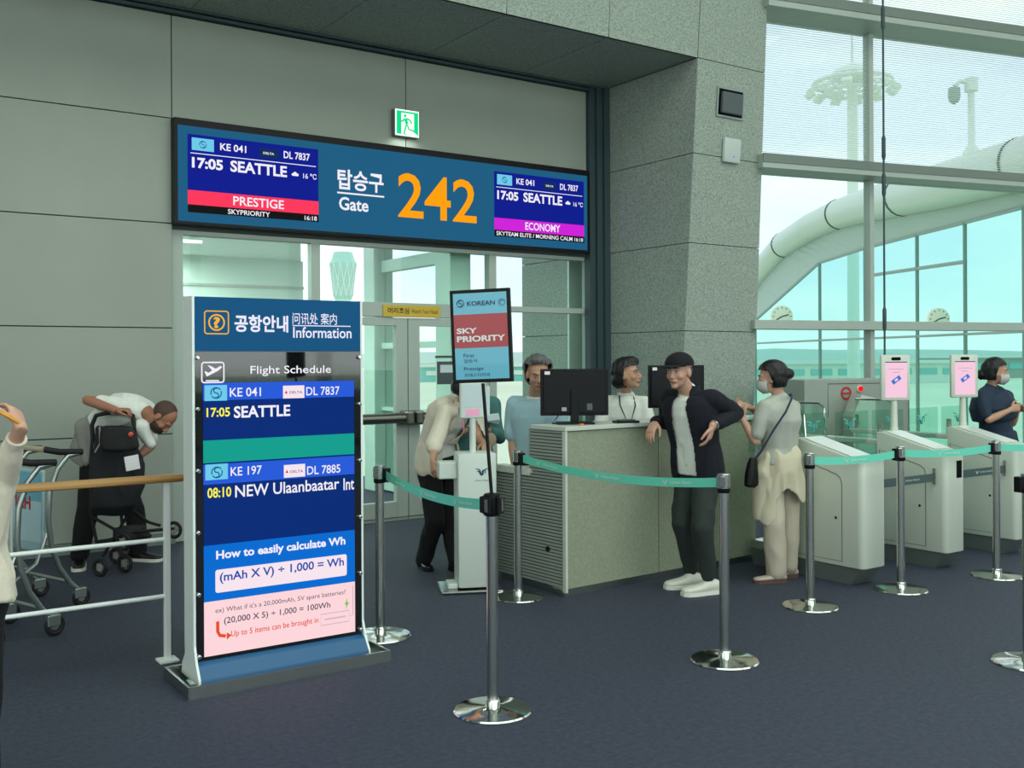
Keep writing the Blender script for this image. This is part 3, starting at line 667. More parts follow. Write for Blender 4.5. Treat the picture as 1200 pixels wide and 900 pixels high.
def flight(y, ke, dl):
    f.rect('tile', f.px(239, y)[0], f.px(265.5, y)[0], f.px(240, y + 9.5)[1], f.px(240, y - 9)[1], E_SKY, .003, scn)
    c = f.px(252.5, y); swirl_logo(f, c[0], c[1], .026, E_LOGO, .005, scn)
    T(ke, 268.5, 305, y + 4.5, y - 6, E_WH, .01)
    f.rect('tile', f.px(331, y)[0], f.px(356, y)[0], f.px(331, y + 6.5)[1], f.px(331, y - 8.5)[1], E_PW, .003, scn)
    c = f.px(334.5, y - 1); f.poly('emblem', [(c[0] - .008, c[1] - .007), (c[0] + .008, c[1] - .007), (c[0], c[1] + .009)], emi('print_red', (206, 30, 60)), .005, scn)
    T('DELTA', 338.5, 353.5, y + .8, y - 2.2, emi('print_grey', (90, 80, 96)), .01)
    T(dl, 358, 397, y + 3, y - 7, E_WH, .01)
flight(460.5, 'KE 041', 'DL 7837'); flight(553.5, 'KE 197', 'DL 7885')
T('17:05', 241, 268.5, 489, 478, E_YEL, .02); T('SEATTLE', 273, 339, 490, 476, E_WH, .025)
T('08:10', 241, 269, 584, 572, E_YEL, .02); T('NEW Ulaanbaatar', 273.5, 395.5, 583, 569, E_WH, .012); T('Int', 400.5, 413.0, 574.5, 560.5, E_WH, .012)
T('How to easily calculate Wh', 250.5, 402, 658.5, 645.5, E_WH, .03)
a = f.px(249.5, 695)[1]; b = f.px(249.5, 668)[1]; f.rect('text_box', f.px(249.5, 680)[0], f.px(403.5, 680)[0], a, b, E_PW, .003, scn, .012)
T('(mAh X V) ÷ 1,000 = Wh', 254.5, 400, 684.5, 671, E_BL2, .018)
T("ex) What if it's a 20,000mAh, 5V spare batteries?", 249, 401.5, 720, 712.5, E_DK2, .0)
T('(20,000 X 5) ÷ 1,000 = 100Wh', 259, 383.5, 733, 723.5, E_DK2, .01)
T('Up to 5 items can be brought in', 267, 369.5, 748, 739, E_ORR, .008)
q = [f.px(251.5, 728), f.px(251.5, 740), f.px(254, 744.5), f.px(261, 745)]; f.strokes('arrow', [q], .016, E_ORR, .005, scn)
c = f.px(262, 745); f.poly('arrow', [(c[0], c[1] - .018), (c[0] + .024, c[1]), (c[0], c[1] + .018)], E_ORR, .005, scn)
c0, c1 = f.px(372.5, 734)[0], f.px(405.5, 728)[0]; v0, v1 = f.px(372.5, 733)[1], f.px(372.5, 720)[1]
M_BAT = emi('print_mauve', (206, 180, 200)); f.strokes('battery_icon', [[(c0, v0), (c1, v0), (c1, v1), (c0, v1), (c0, v0)]], .005, M_BAT, .005, scn)
f.strokes('battery_icon', [[(c0 + .02, (v0 + v1) / 2), (c1 - .02, (v0 + v1) / 2)]], .008, M_BAT, .005, scn); f.strokes('battery_icon', [[(c1, (v0 + v1) / 2), (c1 + .022, (v0 + v1) / 2), (c1 + .022, vz(706) - .02)]], .005, M_BAT, .005, scn)
c = f.px(403, 707); f.poly('bolt_icon', [(c[0] + .004, c[1] + .03), (c[0] - .013, c[1] - .006), (c[0] - .001, c[1] - .004), (c[0] - .006, c[1] - .03), (c[0] + .013, c[1] + .006), (c[0] + .001, c[1] + .004)], E_PG, .005, scn)

# ------------------------------------------------------------------ barrier posts
M_HEAD = mat('black_head', (14, 15, 18), .4, spec=.3)
def belt(par, a, b, sag, z=.93, w=.05, prints=2, flip=1):
    """webbing strip from a to b in world xy, child of the post; text repeats along it"""
    a, b = Vector((a[0], a[1], 0)), Vector((b[0], b[1], 0)); o = Vector(par.location)
    d = (b - a); L = d.length; d.normalize(); nrm = Vector((d.y, -d.x, 0)) * flip
    N = 12; mb = MB(); fr = []; bk = []
    for k in range(N + 1):
        t = k / N; p = a + d * L * t - o; zz_ = z - sag * 4 * t * (1 - t)
        for off, lst in ((.0012, fr), (-.0012, bk)):
            lst += [p + nrm * off + Vector((0, 0, zz_ - w / 2)), p + nrm * off + Vector((0, 0, zz_ + w / 2))]
    mb.add(fr + bk, [(2 * k, 2 * k + 2, 2 * k + 3, 2 * k + 1) for k in range(N)] + [(2 * N + 2 + 2 * k, 2 * N + 2 + 2 * k + 1, 2 * N + 2 + 2 * k + 3, 2 * N + 2 + 2 * k + 2) for k in range(N)])
    bo = mb.build('belt', M_BELT, par)
    for k in range(prints):
        t = (k + .5) / prints; s0 = L * t
        slope = -sag * 4 * (1 - 2 * t) / L
        V = Vector((-d.x * slope, -d.y * slope, 1)); U = d + Vector((0, 0, slope))
        zc = z - sag * 4 * t * (1 - t)
        U2, V2 = (U, V)
        if U2.cross(V2).dot(-(a + d * s0)) < 0: U2 = -U
        fo = Face(a + d * s0 - o + Vector((0, 0, zc)), U2, V2, bo)
        wing_logo(fo, -.10, 0, .05, M_BELTPRINT, .004, bo)
        fo.text('Incheon Airport', -.06, .10, -.012, .010, M_BELTPRINT, .004, bo, .02)
    return bo
def post(label, x, y, kind='chrome', h=.98, rot=0.0, group='retractable barrier posts'):
    t = thing('barrier_post', label, 'barrier post', (x, y, 0), rot)
    MB().lathe([(.176, 0), (.178, .004), (.172, .010), (.12, .016), (.04, .022), (.034, .024)], n=40).build('base', M_CHROME, t, True)
    MB().lathe([(.031, .02), (.034, .03), (.034, .05), (.029, .055)], n=20).build('collar', M_CHROME, t, True)
    MB().lathe([(.026, .05), (.026, h - .10)], n=20).build('tube', M_STEEL, t, True)
    if kind == 'dark':
        MB().lathe([(.034, h - .10), (.037, h - .095), (.037, h - .005), (.030, h)], n=24).build('head', M_HEAD, t, True)
        for k in range(4):
            a = k * PI / 2 + .5; X = Matrix.Rotation(a, 4, 'Z')
            B(.034, .052, -.022, .022, h - .088, h - .014, .004).build('cassette', M_HEAD, t, xf=X)
            B(.051, .055, -.008, .008, h - .078, h - .022).build('slot_trim', M_STEEL, t, xf=X)
    else:
        MB().lathe([(.031, h - .10), (.034, h - .095), (.034, h - .075)], n=24).build('head_collar', M_HEAD, t, True)
        MB().lathe([(.033, h - .075), (.033, h - .004), (.029, h)], n=24).build('head', M_STEEL, t, True)
        for k in range(3):
            X = Matrix.Rotation(k * PI / 2 + rot + .6, 4, 'Z'); B(.029, .037, -.013, .013, h - .070, h - .012, .003).build('belt_slot', M_CHROME, t, xf=X)
    return t
s1 = post('dark-headed chrome post carrying the tall priority boarding sign', 2.52, 3.82, 'dark')
s2 = post('chrome barrier post in front of the leaning man in the cap', 3.93, 3.75)
s3 = post('chrome barrier post in front of the first turnstile, beside the beige-clad woman', 5.23, 4.25)
s4 = post('chrome barrier post at the mouth of the first gate lane, before the middle turnstile', 6.11, 4.20)
s5 = post('chrome barrier post before the last turnstile, farthest from the counter', 7.05, 4.06)
s6 = post('chrome barrier post at the left end of the counter by the white kiosk', 3.87, 5.55)
s7 = post('barrier post mostly hidden behind the information pylon', 2.68, 5.23)
s8 = post('barrier post cut by the right edge of the picture', 5.17, 2.81)
belt(s7, (2.70, 5.19), (2.51, 3.87), .035, .925, prints=3, flip=1)
belt(s6, (3.87, 5.51), (3.93, 3.79), .05, .93, prints=3)
belt(s3, (5.26, 4.25), (6.08, 4.20), .02, .93, prints=1); belt(s4, (6.14, 4.20), (7.02, 4.06), .02, .93, prints=1); belt(s5, (7.08, 4.05), (8.3, 3.7), .02, .93, prints=1)
for s_, dx, dy in ((s4, -.045, .004), (s5, -.045, .005), (s6, .0, -.045), (s8, -.045, .02), (s7, .03, -.03)):
    B(dx - .018, dx + .018, dy - .018, dy + .018, .885, .965, .003).build('belt_clip', M_BLACK, s_)
# sign on the dark post
ps = thing('priority_sign', 'portrait red and light-blue boarding sign on a thin black pole', 'sign', (2.52, 3.82, .975))
bse = Vector((2.52, 3.82, .975)); ptop = at(565.6, 449, 4.58) - bse
MB().tube([(0, 0, 0), tuple(ptop)], .008, 8).build('pole', M_BLACK, ps, True)
q = [at(x, y, Z) - bse for x, y, Z in ((530.5, 449.5, 4.60), (601.3, 447, 4.54), (597.9, 340.8, 4.54), (527, 340.8, 4.60))]
U = (q[1] - q[0]); W = U.length; V = q[3] - q[0]; V = (V - U.normalized() * V.dot(U.normalized())); Hh = V.length; f = Face(q[0], U, V, ps)
X = Matrix((f.U, f.V, f.N)).transposed().to_4x4(); X.translation = q[0]
B(0, W, 0, Hh, -.022, 0, .004).build('frame', M_BLACK, ps, xf=X)
S_SKY = mat('poster_light_blue', (104, 188, 214), .3, coat=.4); S_RED = mat('poster_red', (176, 40, 52), .3, coat=.4); S_NV = mat('poster_navy', (20, 60, 100), .4); S_W = mat('poster_white', (240, 236, 236), .4)
m_ = .016
f.rect('poster', m_, W - m_, m_, Hh - m_, S_SKY, .001); f.rect('poster_band', m_, W - m_, Hh * .375, Hh * .735, S_RED, .0015)
f.text('SKY', W * .10, W * .44, Hh * .53, Hh * .59, S_W, .003, bold=.035); f.text('PRIORITY', W * .10, W * .90, Hh * .44, Hh * .505, S_W, .003, bold=.035)
f.text('KOREAN', W * .29, W * .75, Hh * .825, Hh * .875, S_NV, .003, bold=.015); swirl_logo(f, W * .18, Hh * .855, .016, S_NV, .003, ps)
f.strokes('emblem', [arc(W * .865, Hh * .85, .015, 0, 360, 20), arc(W * .865, Hh * .85, .009, 20, 250, 12)], .002, S_NV, .003)
f.text('First', W * .20, W * .375, Hh * .275, Hh * .315, S_NV, .003); f.text('일등석', W * .20, W * .42, Hh * .215, Hh * .255, S_NV, .003)
f.text('Prestige', W * .20, W * .52, Hh * .125, Hh * .17, S_NV, .003); f.text('프레스티지석', W * .20, W * .62, Hh * .065, Hh * .105, S_NV, .003)

# ------------------------------------------------------------------ service counter
M_SLAT = mat('slat_grey', (150, 158, 150), .5); M_CTOP = mat('counter_white', (206, 214, 200), .35)
co = thing('service_counter', 'long pale gate counter with horizontally slatted left end', 'counter', (4.11, 5.34, 0), math.radians(3.2))
B(.02, .885, .012, .03, .055, 1.10).build('front_panel', M_SLAB, co); B(.893, 1.97, .012, .03, .055, 1.10).build('front_panel', M_SLAB, co)
B(.02, 1.97, .03, .05, .055, 1.10).build('front_backing', M_SEAM, co)
B(.01, 1.98, .03, .06, 0, .055).build('kick_plate', M_STEEL, co); B(.03, .05, .06, .75, 0, .055).build('kick_plate', M_STEEL, co)
B(0, .02, 0, .035, 0.03, 1.12, .004).build('corner_trim', M_CTOP, co)
B(-.005, 1.99, -.005, .36, 1.105, 1.135, .004).build('counter_top', M_CTOP, co)
B(.02, .04, .035, .40, .055, 1.105).build('end_panel', M_SEAM, co)
B(.02, .04, .40, .80, .055, .80).build('end_panel', M_SEAM, co)
for k in range(47):
    z = .06 + k * .0223
    B(0.006, .02, .036, .395 if z > .78 else .80, z, z + .0165).build('slat', M_SLAT, co)
MB().box(.0, 1.97, .36, .58, .80, .825).box(0, .10, .58, .80, .80, .825).build('work_ledge', M_CTOP, co); B(-.01, .03, .38, .80, .78, .83, .004).build('ledge_edge', M_CTOP, co)
B(1.95, 1.97, .03, .58, .055, 1.105).build('end_panel', M_SLAB, co); B(.03, 1.96, .34, .36, .825, 1.105).build('rear_panel', M_SEAM, co)
MB().lathe([(.018, 0), (.018, -.012)], (.008, .19, .30), 14, 'X').build('cable_grommet', M_BLACK, co, True)
def monitor(label, base, depth, facing, px_tilt, w, h, z0, stand=True):
    t = thing('computer_monitor', label, 'monitor', base, facing)
    if stand:
        B(-.13, .13, -.09, .09, 0, .012, .004).build('stand_foot', M_BLACK, t); B(-.028, .028, -.012, .012, .01, z0 + .18, .004).build('stand_neck', M_BLACK, t)
    B(-w / 2, w / 2, .012, .032, z0, z0 + h, .006).build('panel_housing', M_BLACK, t)
    B(-w * .46, w * .46, .002, .014, z0 + h * .05, z0 + h * .92, .005).build('rear_bulge', M_BLACK, t)
    B(-w / 2 + .008, w / 2 - .008, .032, .033, z0 + .01, z0 + h - .01).build('display', mat('display_grey', (60, 80, 96), .2), t)
    g = Face((0, .001, 0), (1, 0, 0), (0, 0, 1), t); g.rect('sticker', -w * .44, -w * .36, z0 + h * .88, z0 + h * .95, S_W, .001)
    g.rect('port', w * .18, w * .26, z0 + h * .12, z0 + h * .26, mat('port_grey', (90, 94, 96), .5), .001); g.rect('port', -w * .19, -w * .12, z0 + h * .1, z0 + h * .18, mat('port_light', (170, 172, 170), .5), .001)
    return t
b_ = at(676, 496, 7.02); mn = monitor('black computer monitor seen from behind on the left end of the counter', (b_.x, b_.y + .03, 1.137), 0, math.radians(-32), 0, .475, .325, .055)
MB().tube([(-.10, 0, .085), (-.13, -.03, .04), (-.16, -.02, .004), (-.06, -.09, .004)], .004, 6).build('cable', M_BLACK, mn, True)
b_ = at(799, 494, 7.35); monitor('black computer monitor behind the man in the cap', (b_.x, b_.y + .05, 1.137), 0, math.radians(-20), 0, .44, .31, .09)
b_ = at(736, 494, 7.12)
kd = thing('card_reader', 'flat black card reader lying on the counter before the staff woman', 'card reader', (b_.x, b_.y + .03, 1.135), math.radians(-20))
B(-.085, .085, -.05, .05, 0, .016, .004).build('base', M_BLACK, kd); B(-.06, .06, -.035, .03, .016, .024, .003).build('pad', mat('slate_plastic', (86, 96, 98), .5), kd)
b_ = at(684, 499, 6.85); oc = B(-.016, .016, -.011, .011, 0, .012, .004).build('orange_clip', mat('orange_plastic', (230, 130, 40), .5)); oc.location = (b_.x, b_.y + .03, 1.135); tag(oc, 'tiny orange clip lying at the counter edge below the left monitor', 'clip')

# ------------------------------------------------------------------ boarding kiosk
kk = thing('boarding_kiosk', 'white free-standing boarding kiosk with a small screen on a pole', 'kiosk', (3.74, 5.93, 0), math.radians(-34.6 + 10))
M_KW = mat('kiosk_white', (214, 224, 214), .4)
B(-.10, .165, -.10, .16, .03, .945, .012).build('cabinet', M_KW, kk, True)
B(-.225, -.10, -.05, .10, .77, .885, .008).build('side_arm', M_KW, kk)
MB().box(-.22, .20, -.145, .20, .004, .022, .008).build('base_plate', M_STEEL, kk); B(-.17, -.10, -.08, .08, .022, .06, .008).build('foot_block', M_KW, kk)
MB().tube([(.015, 0, .94), (.015, 0, 1.20)], .022, 14).build('pole', M_KW, kk, True)
B(-.075, .105, -.025, .02, 1.18, 1.43, .010).build('screen_housing', M_KW, kk)
B(.05, .14, .025, .035, 1.19, 1.40, .003).build('rear_flap', mat('paper_pale', (206, 222, 224), .6), kk)
f = Face((0, -.101, 0), (1, 0, 0), (0, 0, 1), kk)
wing_logo(f, .065, .82, .09, S_NV, .002, kk, mat('logo_green', (30, 120, 110), .5)); f.text('Incheon Airport', .015, .115, .755, .768, S_NV, .002)
g = Face((0, -.026, 0), (1, 0, 0), (0, 0, 1), kk); g.rect('pink_label', -.035, .06, 1.20, 1.245, emi('label_pink', (236, 176, 206), .8), .001); g.rect('sheet', -.06, .09, 1.26, 1.41, mat('paper_pale', (206, 222, 224), .6), .001)
M_PAD = mat('dark_pad', (70, 84, 88), .5)
p = at(522, 393, 9.0)
nb = thing('door_notice', 'dark notice board hanging on the glass behind the priority sign', 'notice', (5.27, 8.99, 1.335)); B(0, .22, -.01, .005, 0, .235).build('board', M_PAD, nb); B(-.02, .24, -.01, .005, .27, .295).build('upper_strip', M_PAD, nb)
g = Face((0, -.011, 0), (1, 0, 0), (0, 0, 1), nb); g.rect('paper', .03, .19, .12, .20, mat('paper_pale', (206, 222, 224), .6), .001)

# ------------------------------------------------------------------ turnstiles
M_GW = mat('gate_white', (208, 216, 202), .38); M_GTOP = mat('gate_top', (222, 232, 224), .25)
M_DKB = mat('dark_webbing', (74, 92, 92), .7)
def turnstile(label, x, w, L):
    t = thing('turnstile', label, 'turnstile', (x, 4.37, 0), 0, None)
    P = [(0, .125), (.60, .125), (.60, 1.0), (.54, 1.0), (.09, .885), (0, .885)]
    bm = bmesh.new(); vs = [bm.verts.new((0, y, z)) for y, z in P]; vs2 = [bm.verts.new((w, y, z)) for y, z in P]
    bm.faces.new(vs[::-1]); bm.faces.new(vs2); n = len(P)
    for i in range(n): bm.faces.new((vs[i], vs[(i + 1) % n], vs2[(i + 1) % n], vs2[i]))
    ed = [e for e in bm.edges if all(abs(v.co.y) < 1e-5 for v in e.verts) and abs(e.verts[0].co.x - e.verts[1].co.x) < 1e-5]
    bmesh.ops.bevel(bm, geom=ed, offset=.045, segments=4, profile=.5, affect='EDGES')
    bmesh.ops.bevel(bm, geom=[e for e in bm.edges if e.calc_face_angle(0) > .7], offset=.008, segments=2, profile=.5, affect='EDGES')
    mb = MB(); bm.verts.ensure_lookup_table(); mb.add([v.co.copy() for v in bm.verts], [[v.index for v in f_.verts] for f_ in bm.faces]); bm.free()
    mb.build('cabinet', M_GW, t, True)
    H8 = [(0, 3, 2, 1), (4, 5, 6, 7), (0, 1, 5, 4), (1, 2, 6, 5), (2, 3, 7, 6), (3, 0, 4, 7)]
    MB().add([(.03, .11, .893), (w - .03, .11, .893), (w - .03, .53, 1.001), (.03, .53, 1.001), (.03, .11, .899), (w - .03, .11, .899), (w - .03, .53, 1.007), (.03, .53, 1.007)], H8).build('top_plate', M_GTOP, t)
    MB().add([(.03, .12, 0), (w - .03, .12, 0), (w - .03, L - .02, 0), (.03, L - .02, 0), (.012, .03, .125), (w - .012, .03, .125), (w - .012, L, .125), (.012, L, .125)], H8).build('plinth', mat('plinth_satin', (122, 132, 128), .35, .4), t)
    for sx, ss in ((-.0015, -1), (w + .0015, 1)):
        g = Face((sx, 0, 0), (0, ss, 0), (0, 0, 1), t)
        q = [(.17, .16), (.17, .70), (.18, .74), (.21, .765), (.57, .86), (.57, .16), (.17, .16)]
        g.strokes('door_seam', [[(u * ss, v) for u, v in q]], .005, M_SEAM, .001)
        g.disc('lock', .22 * ss, .46, .010, M_BLACK, .002); g.disc('lock', .43 * ss, .64, .010, M_BLACK, .002)
    c = w / 2
    B(.02, w - .02, .60, L, .125, .19, .004).build('rear_sill', M_STEEL, t)
    B(c - .006, c + .006, .62, L - .02, .19, .89).build('side_glass', M_GLASS_FLAP, t)
    B(c - .05, c + .05, .60, L, .89, .93, .006).build('top_beam', M_GW, t)
    B(c - .006, c + .006, L - .42, L - .02, .93, 1.19).build('glass_screen', M_GLASS_FLAP, t)
    MB().tube([(c, L - .44, .93), (c, L - .42, 1.16), (c, L - .37, 1.20), (c, L - .02, 1.20)], .009, 8).build('screen_rim', M_CHROME, t, True)
    for y in (.66, L - .03): MB().tube([(c, y, .93), (c, y, 1.06)], .022, 12).build('flap_post', M_CHROME, t, True)
    for sx in (-1, 1):
        x0 = c + sx * .03; x1 = c + sx * .44
        B(min(x0, x1), max(x0, x1), .74, .752, .90, 1.16, .004).build('flap', M_GLASS_FLAP, t)
        g = Face((c + sx * .27, .738, 1.06), (1, 0, 0), (0, 0, 1), t); wing_logo(g, 0, 0, .16, mat('etched_teal', (90, 186, 176), .5), .001, t)
    return t
T1 = turnstile('white boarding turnstile nearest the counter, beside the beige-clad woman', 5.93, .27, 1.03)
T2 = turnstile('white boarding turnstile in the middle carrying the left tablet screen', 6.92, .25, 1.62)
T3 = turnstile('white boarding turnstile at the far right carrying the right tablet screen', 7.88, .25, 1.62)
g = Face((0, .0, 0), (1, 0, 0), (0, 0, 1), T2); g.rect('card_slot', .13, .20, .68, .81, E_BLK, .001)
def tablet(px, x, lab, y=4.935):
    t = thing('tablet_screen', lab, 'screen', (x, y, 1.002), math.radians(-26))
    MB().tube([(0, 0, 0), (0, 0, .26)], [.030, .024], 14).build('pole', M_GW, t, True); MB().lathe([(.032, 0), (.032, .02), (.028, .03)], n=16).build('foot', M_GW, t, True)
    B(-.125, .125, -.035, .0, .24, .605, .014).build('housing', M_GW, t, True)
    g = Face((0, -.036, 0), (1, 0, 0), (0, 0, 1), t)
    s = g.rect('display', -.093, .093, .265, .55, emi('tablet_pink', (244, 200, 220)), .001, r=.006); g.rect('sensor_bar', -.04, .04, .56, .585, E_BLK, .001, r=.008)
    g.rect('top_bar', -.093, .093, .542, .55, emi('print_grey', (90, 80, 96)), .002, s)
    g.text('Scan boarding pass', -.062, .062, .485, .497, emi('print_plum', (130, 90, 120)), .003, s); g.text('barcode here', -.03, .03, .462, .471, emi('print_plum', (130, 90, 120)), .003, s)
    a = .6; pts = [(-.042, -.018), (.042, -.018), (.042, .018), (-.042, .018)]
    R = lambda u, v: (u * math.cos(a) - v * math.sin(a), .405 + u * math.sin(a) + v * math.cos(a))
    g.poly('ticket_icon', [R(*q) for q in pts], emi('ticket_blue', (60, 120, 206)), .003, s); g.poly('ticket_icon', [R(u * .35, v * .5) for u, v in pts], emi('tablet_pink', (244, 200, 220)), .004, s)
    return t
tablet(1053, 7.10, 'pink-lit tablet screen on a pole, on the middle turnstile'); tablet(1136, 8.06, 'pink-lit tablet screen on a pole, on the last turnstile beside the woman in navy', 4.935)
def lane_belt(x0, x1, lab):
    t = thing('lane_strap', lab, 'strap', (x0, 4.46, .655)); B(0, x1 - x0, 0, .004, 0, .06).build('webbing', M_DKB, t)
    B(x1 - x0 - .012, x1 - x0, -.01, .012, -.02, .10, .002).build('bracket', M_STEEL, t); 
    n = max(1, int((x1 - x0) / .45))
    for k in range(n):
        u = (k + .6) * (x1 - x0) / n; g = Face((u, -.001, .03), (1, 0, 0), (0, 0, 1), t); wing_logo(g, -.12, 0, .05, M_BELTPRINT, .001, t); g.text('Incheon Airport', -.08, .09, -.010, .010, M_BELTPRINT, .001)
lane_belt(6.205, 6.915, 'dark printed strap closing the lane between first and middle turnstile'); lane_belt(7.175, 7.875, 'dark printed strap closing the lane between middle and last turnstile')
# podium by the facade with the red button
an = math.atan2(-.225, .974)
pd = thing('gate_podium', 'grey box podium with a red button standing before the glass facade', 'podium', (7.93, 6.50, 0), an)
M_POD = mat('podium_grey', (158, 168, 158), .5)
B(0, 1.30, 0, .5, .0, 1.372, .006).build('body', M_POD, pd)
g = Face((0, -.001, 0), (1, 0, 0), (0, 0, 1), pd); g.strokes('panel_seam', [[(.28, 1.0), (.28, 1.33), (1.28, 1.33), (1.28, .60)]], .008, M_SEAM, .001)
c = g.px(991, 461); g.strokes('ring_emblem', [arc(c[0], c[1], .055, 0, 360, 24)], .022, mat('emblem_red', (190, 50, 50), .4), .004); g.strokes('ring_emblem', [[(c[0] - .045, c[1]), (c[0] + .045, c[1])]], .02, mat('emblem_red', (190, 50, 50), .4), .005)
c = g.px(1006.5, 455.5); MB().lathe([(.036, 0), (.036, -.012), (.030, -.014)], (c[0], -.002, c[1]), 20, 'Y').build('button_ring', M_GW, pd, True); MB().lathe([(.024, -.012), (.024, -.03), (.015, -.036)], (c[0], -.002, c[1]), 20, 'Y').build('button', emi('button_red', (240, 16, 30), 1.2), pd, True)
b_ = at(1006, 520, 9.85)
hs = thing('helper_stand', 'white slant-topped stand behind the turnstiles before the grey podium', 'stand', (b_.x, b_.y, 0), math.radians(-30))
MB().prism([(-.11, 0), (.11, 0), (.11, 1.20), (-.03, 1.23), (-.11, 1.02)], 'Y', -.12, .12).build('body', M_GW, hs)
B(-.06, .08, -.125, -.12, .3, .9).build('door', M_GTOP, hs)

# ------------------------------------------------------------------ hand rail at left
rl = thing('guard_rail', 'white metal guard rail with a round-edged wooden handrail', 'railing', (1.54, 5.45, 0))
M_RW = mat('rail_white', (238, 244, 240), .4); M_WOOD = mat('beech_wood', (196, 150, 92), .45, noise_amt=.15, noise_scale=14, stretch=(.15, 3, 3))
B(-2.6, .09, -.035, .035, .945, .985, .016).build('handrail', M_WOOD, rl, True)
for x in (0, -1.25, -2.5):
    B(x - .016, x + .016, -.016, .016, .01, .946, .003).build('post', M_RW, rl); B(x - .05, x + .05, -.05, .05, 0, .014, .004).build('foot_plate', M_RW, rl)
for z in (.645, .345): MB().tube([(-2.5, 0, z), (0, 0, z)], .012, 10).build('rail', M_RW, rl, True)

# ------------------------------------------------------------------ people
def rcone(p, q, r1, r2, n=14):
    """closed tapered limb with rounded ends"""
    p, q = Vector(p), Vector(q); d = q - p; L = d.length
    t = d / L if L > 1e-6 else Vector((0, 0, 1))
    ref = Vector((0, 0, 1)) if abs(t.z) < .9 else Vector((1, 0, 0)); u = t.cross(ref).normalized(); w = t.cross(u)
    prof = [(-r1 * math.cos(a), r1 * math.sin(a)) for a in (0.25, .6, .95, 1.3, PI / 2)] + [(L + r2 * math.sin(a), r2 * math.cos(a)) for a in (0, .3, .65, 1.0, 1.32)]
    vs = [p + t * h + (u * math.cos(2 * PI * j / n) + w * math.sin(2 * PI * j / n)) * r for h, r in prof for j in range(n)]
    fs = [(i * n + j, i * n + (j + 1) % n, (i + 1) * n + (j + 1) % n, (i + 1) * n + j) for i in range(len(prof) - 1) for j in range(n)]
    fs += [tuple(range(n))[::-1], tuple((len(prof) - 1) * n + j for j in range(n))]
    return vs, fs
class Blob(MB):
    def limb(s, *pr):
        for (p, r1), (q, r2) in zip(pr[:-1], pr[1:]): s.add(*rcone(p, q, r1, r2))
        return s
    def ell(s, c, r, R=None, n=16, m=11):
        c = Vector(c); vs = []; R = R or Matrix.Identity(3)
        for i in range(m):
            a = PI * (i + .5) / m - PI / 2
            for j in range(n):
                b = 2 * PI * j / n; vs.append(c + R @ Vector((r[0] * math.cos(a) * math.cos(b), r[1] * math.cos(a) * math.sin(b), r[2] * math.sin(a))))
        fs = [(i * n + j, i * n + (j + 1) % n, (i + 1) * n + (j + 1) % n, (i + 1) * n + j) for i in range(m - 1) for j in range(n)]
        fs += [tuple(range(n))[::-1], tuple((m - 1) * n + j for j in range(n))]
        return s.add(vs, fs)
    def loft(s, rings, n=24):
        """rings: (centre, xaxis, yaxis, rx, ry)"""
        vs = []
        for c, xa, ya, rx, ry in rings:
            for j in range(n):
                a = 2 * PI * j / n; ca, sa = math.cos(a), math.sin(a)
                ex = .85
                vs.append(Vector(c) + xa * rx * math.copysign(abs(ca) ** ex, ca) + ya * ry * math.copysign(abs(sa) ** ex, sa))
        k = len(rings)
        fs = [(i * n + j, i * n + (j + 1) % n, (i + 1) * n + (j + 1) % n, (i + 1) * n + j) for i in range(k - 1) for j in range(n)]
        fs += [tuple(range(n))[::-1], tuple((k - 1) * n + j for j in range(n))]
        return s.add(vs, fs)
BK = bpy.data.scenes.new('bake')
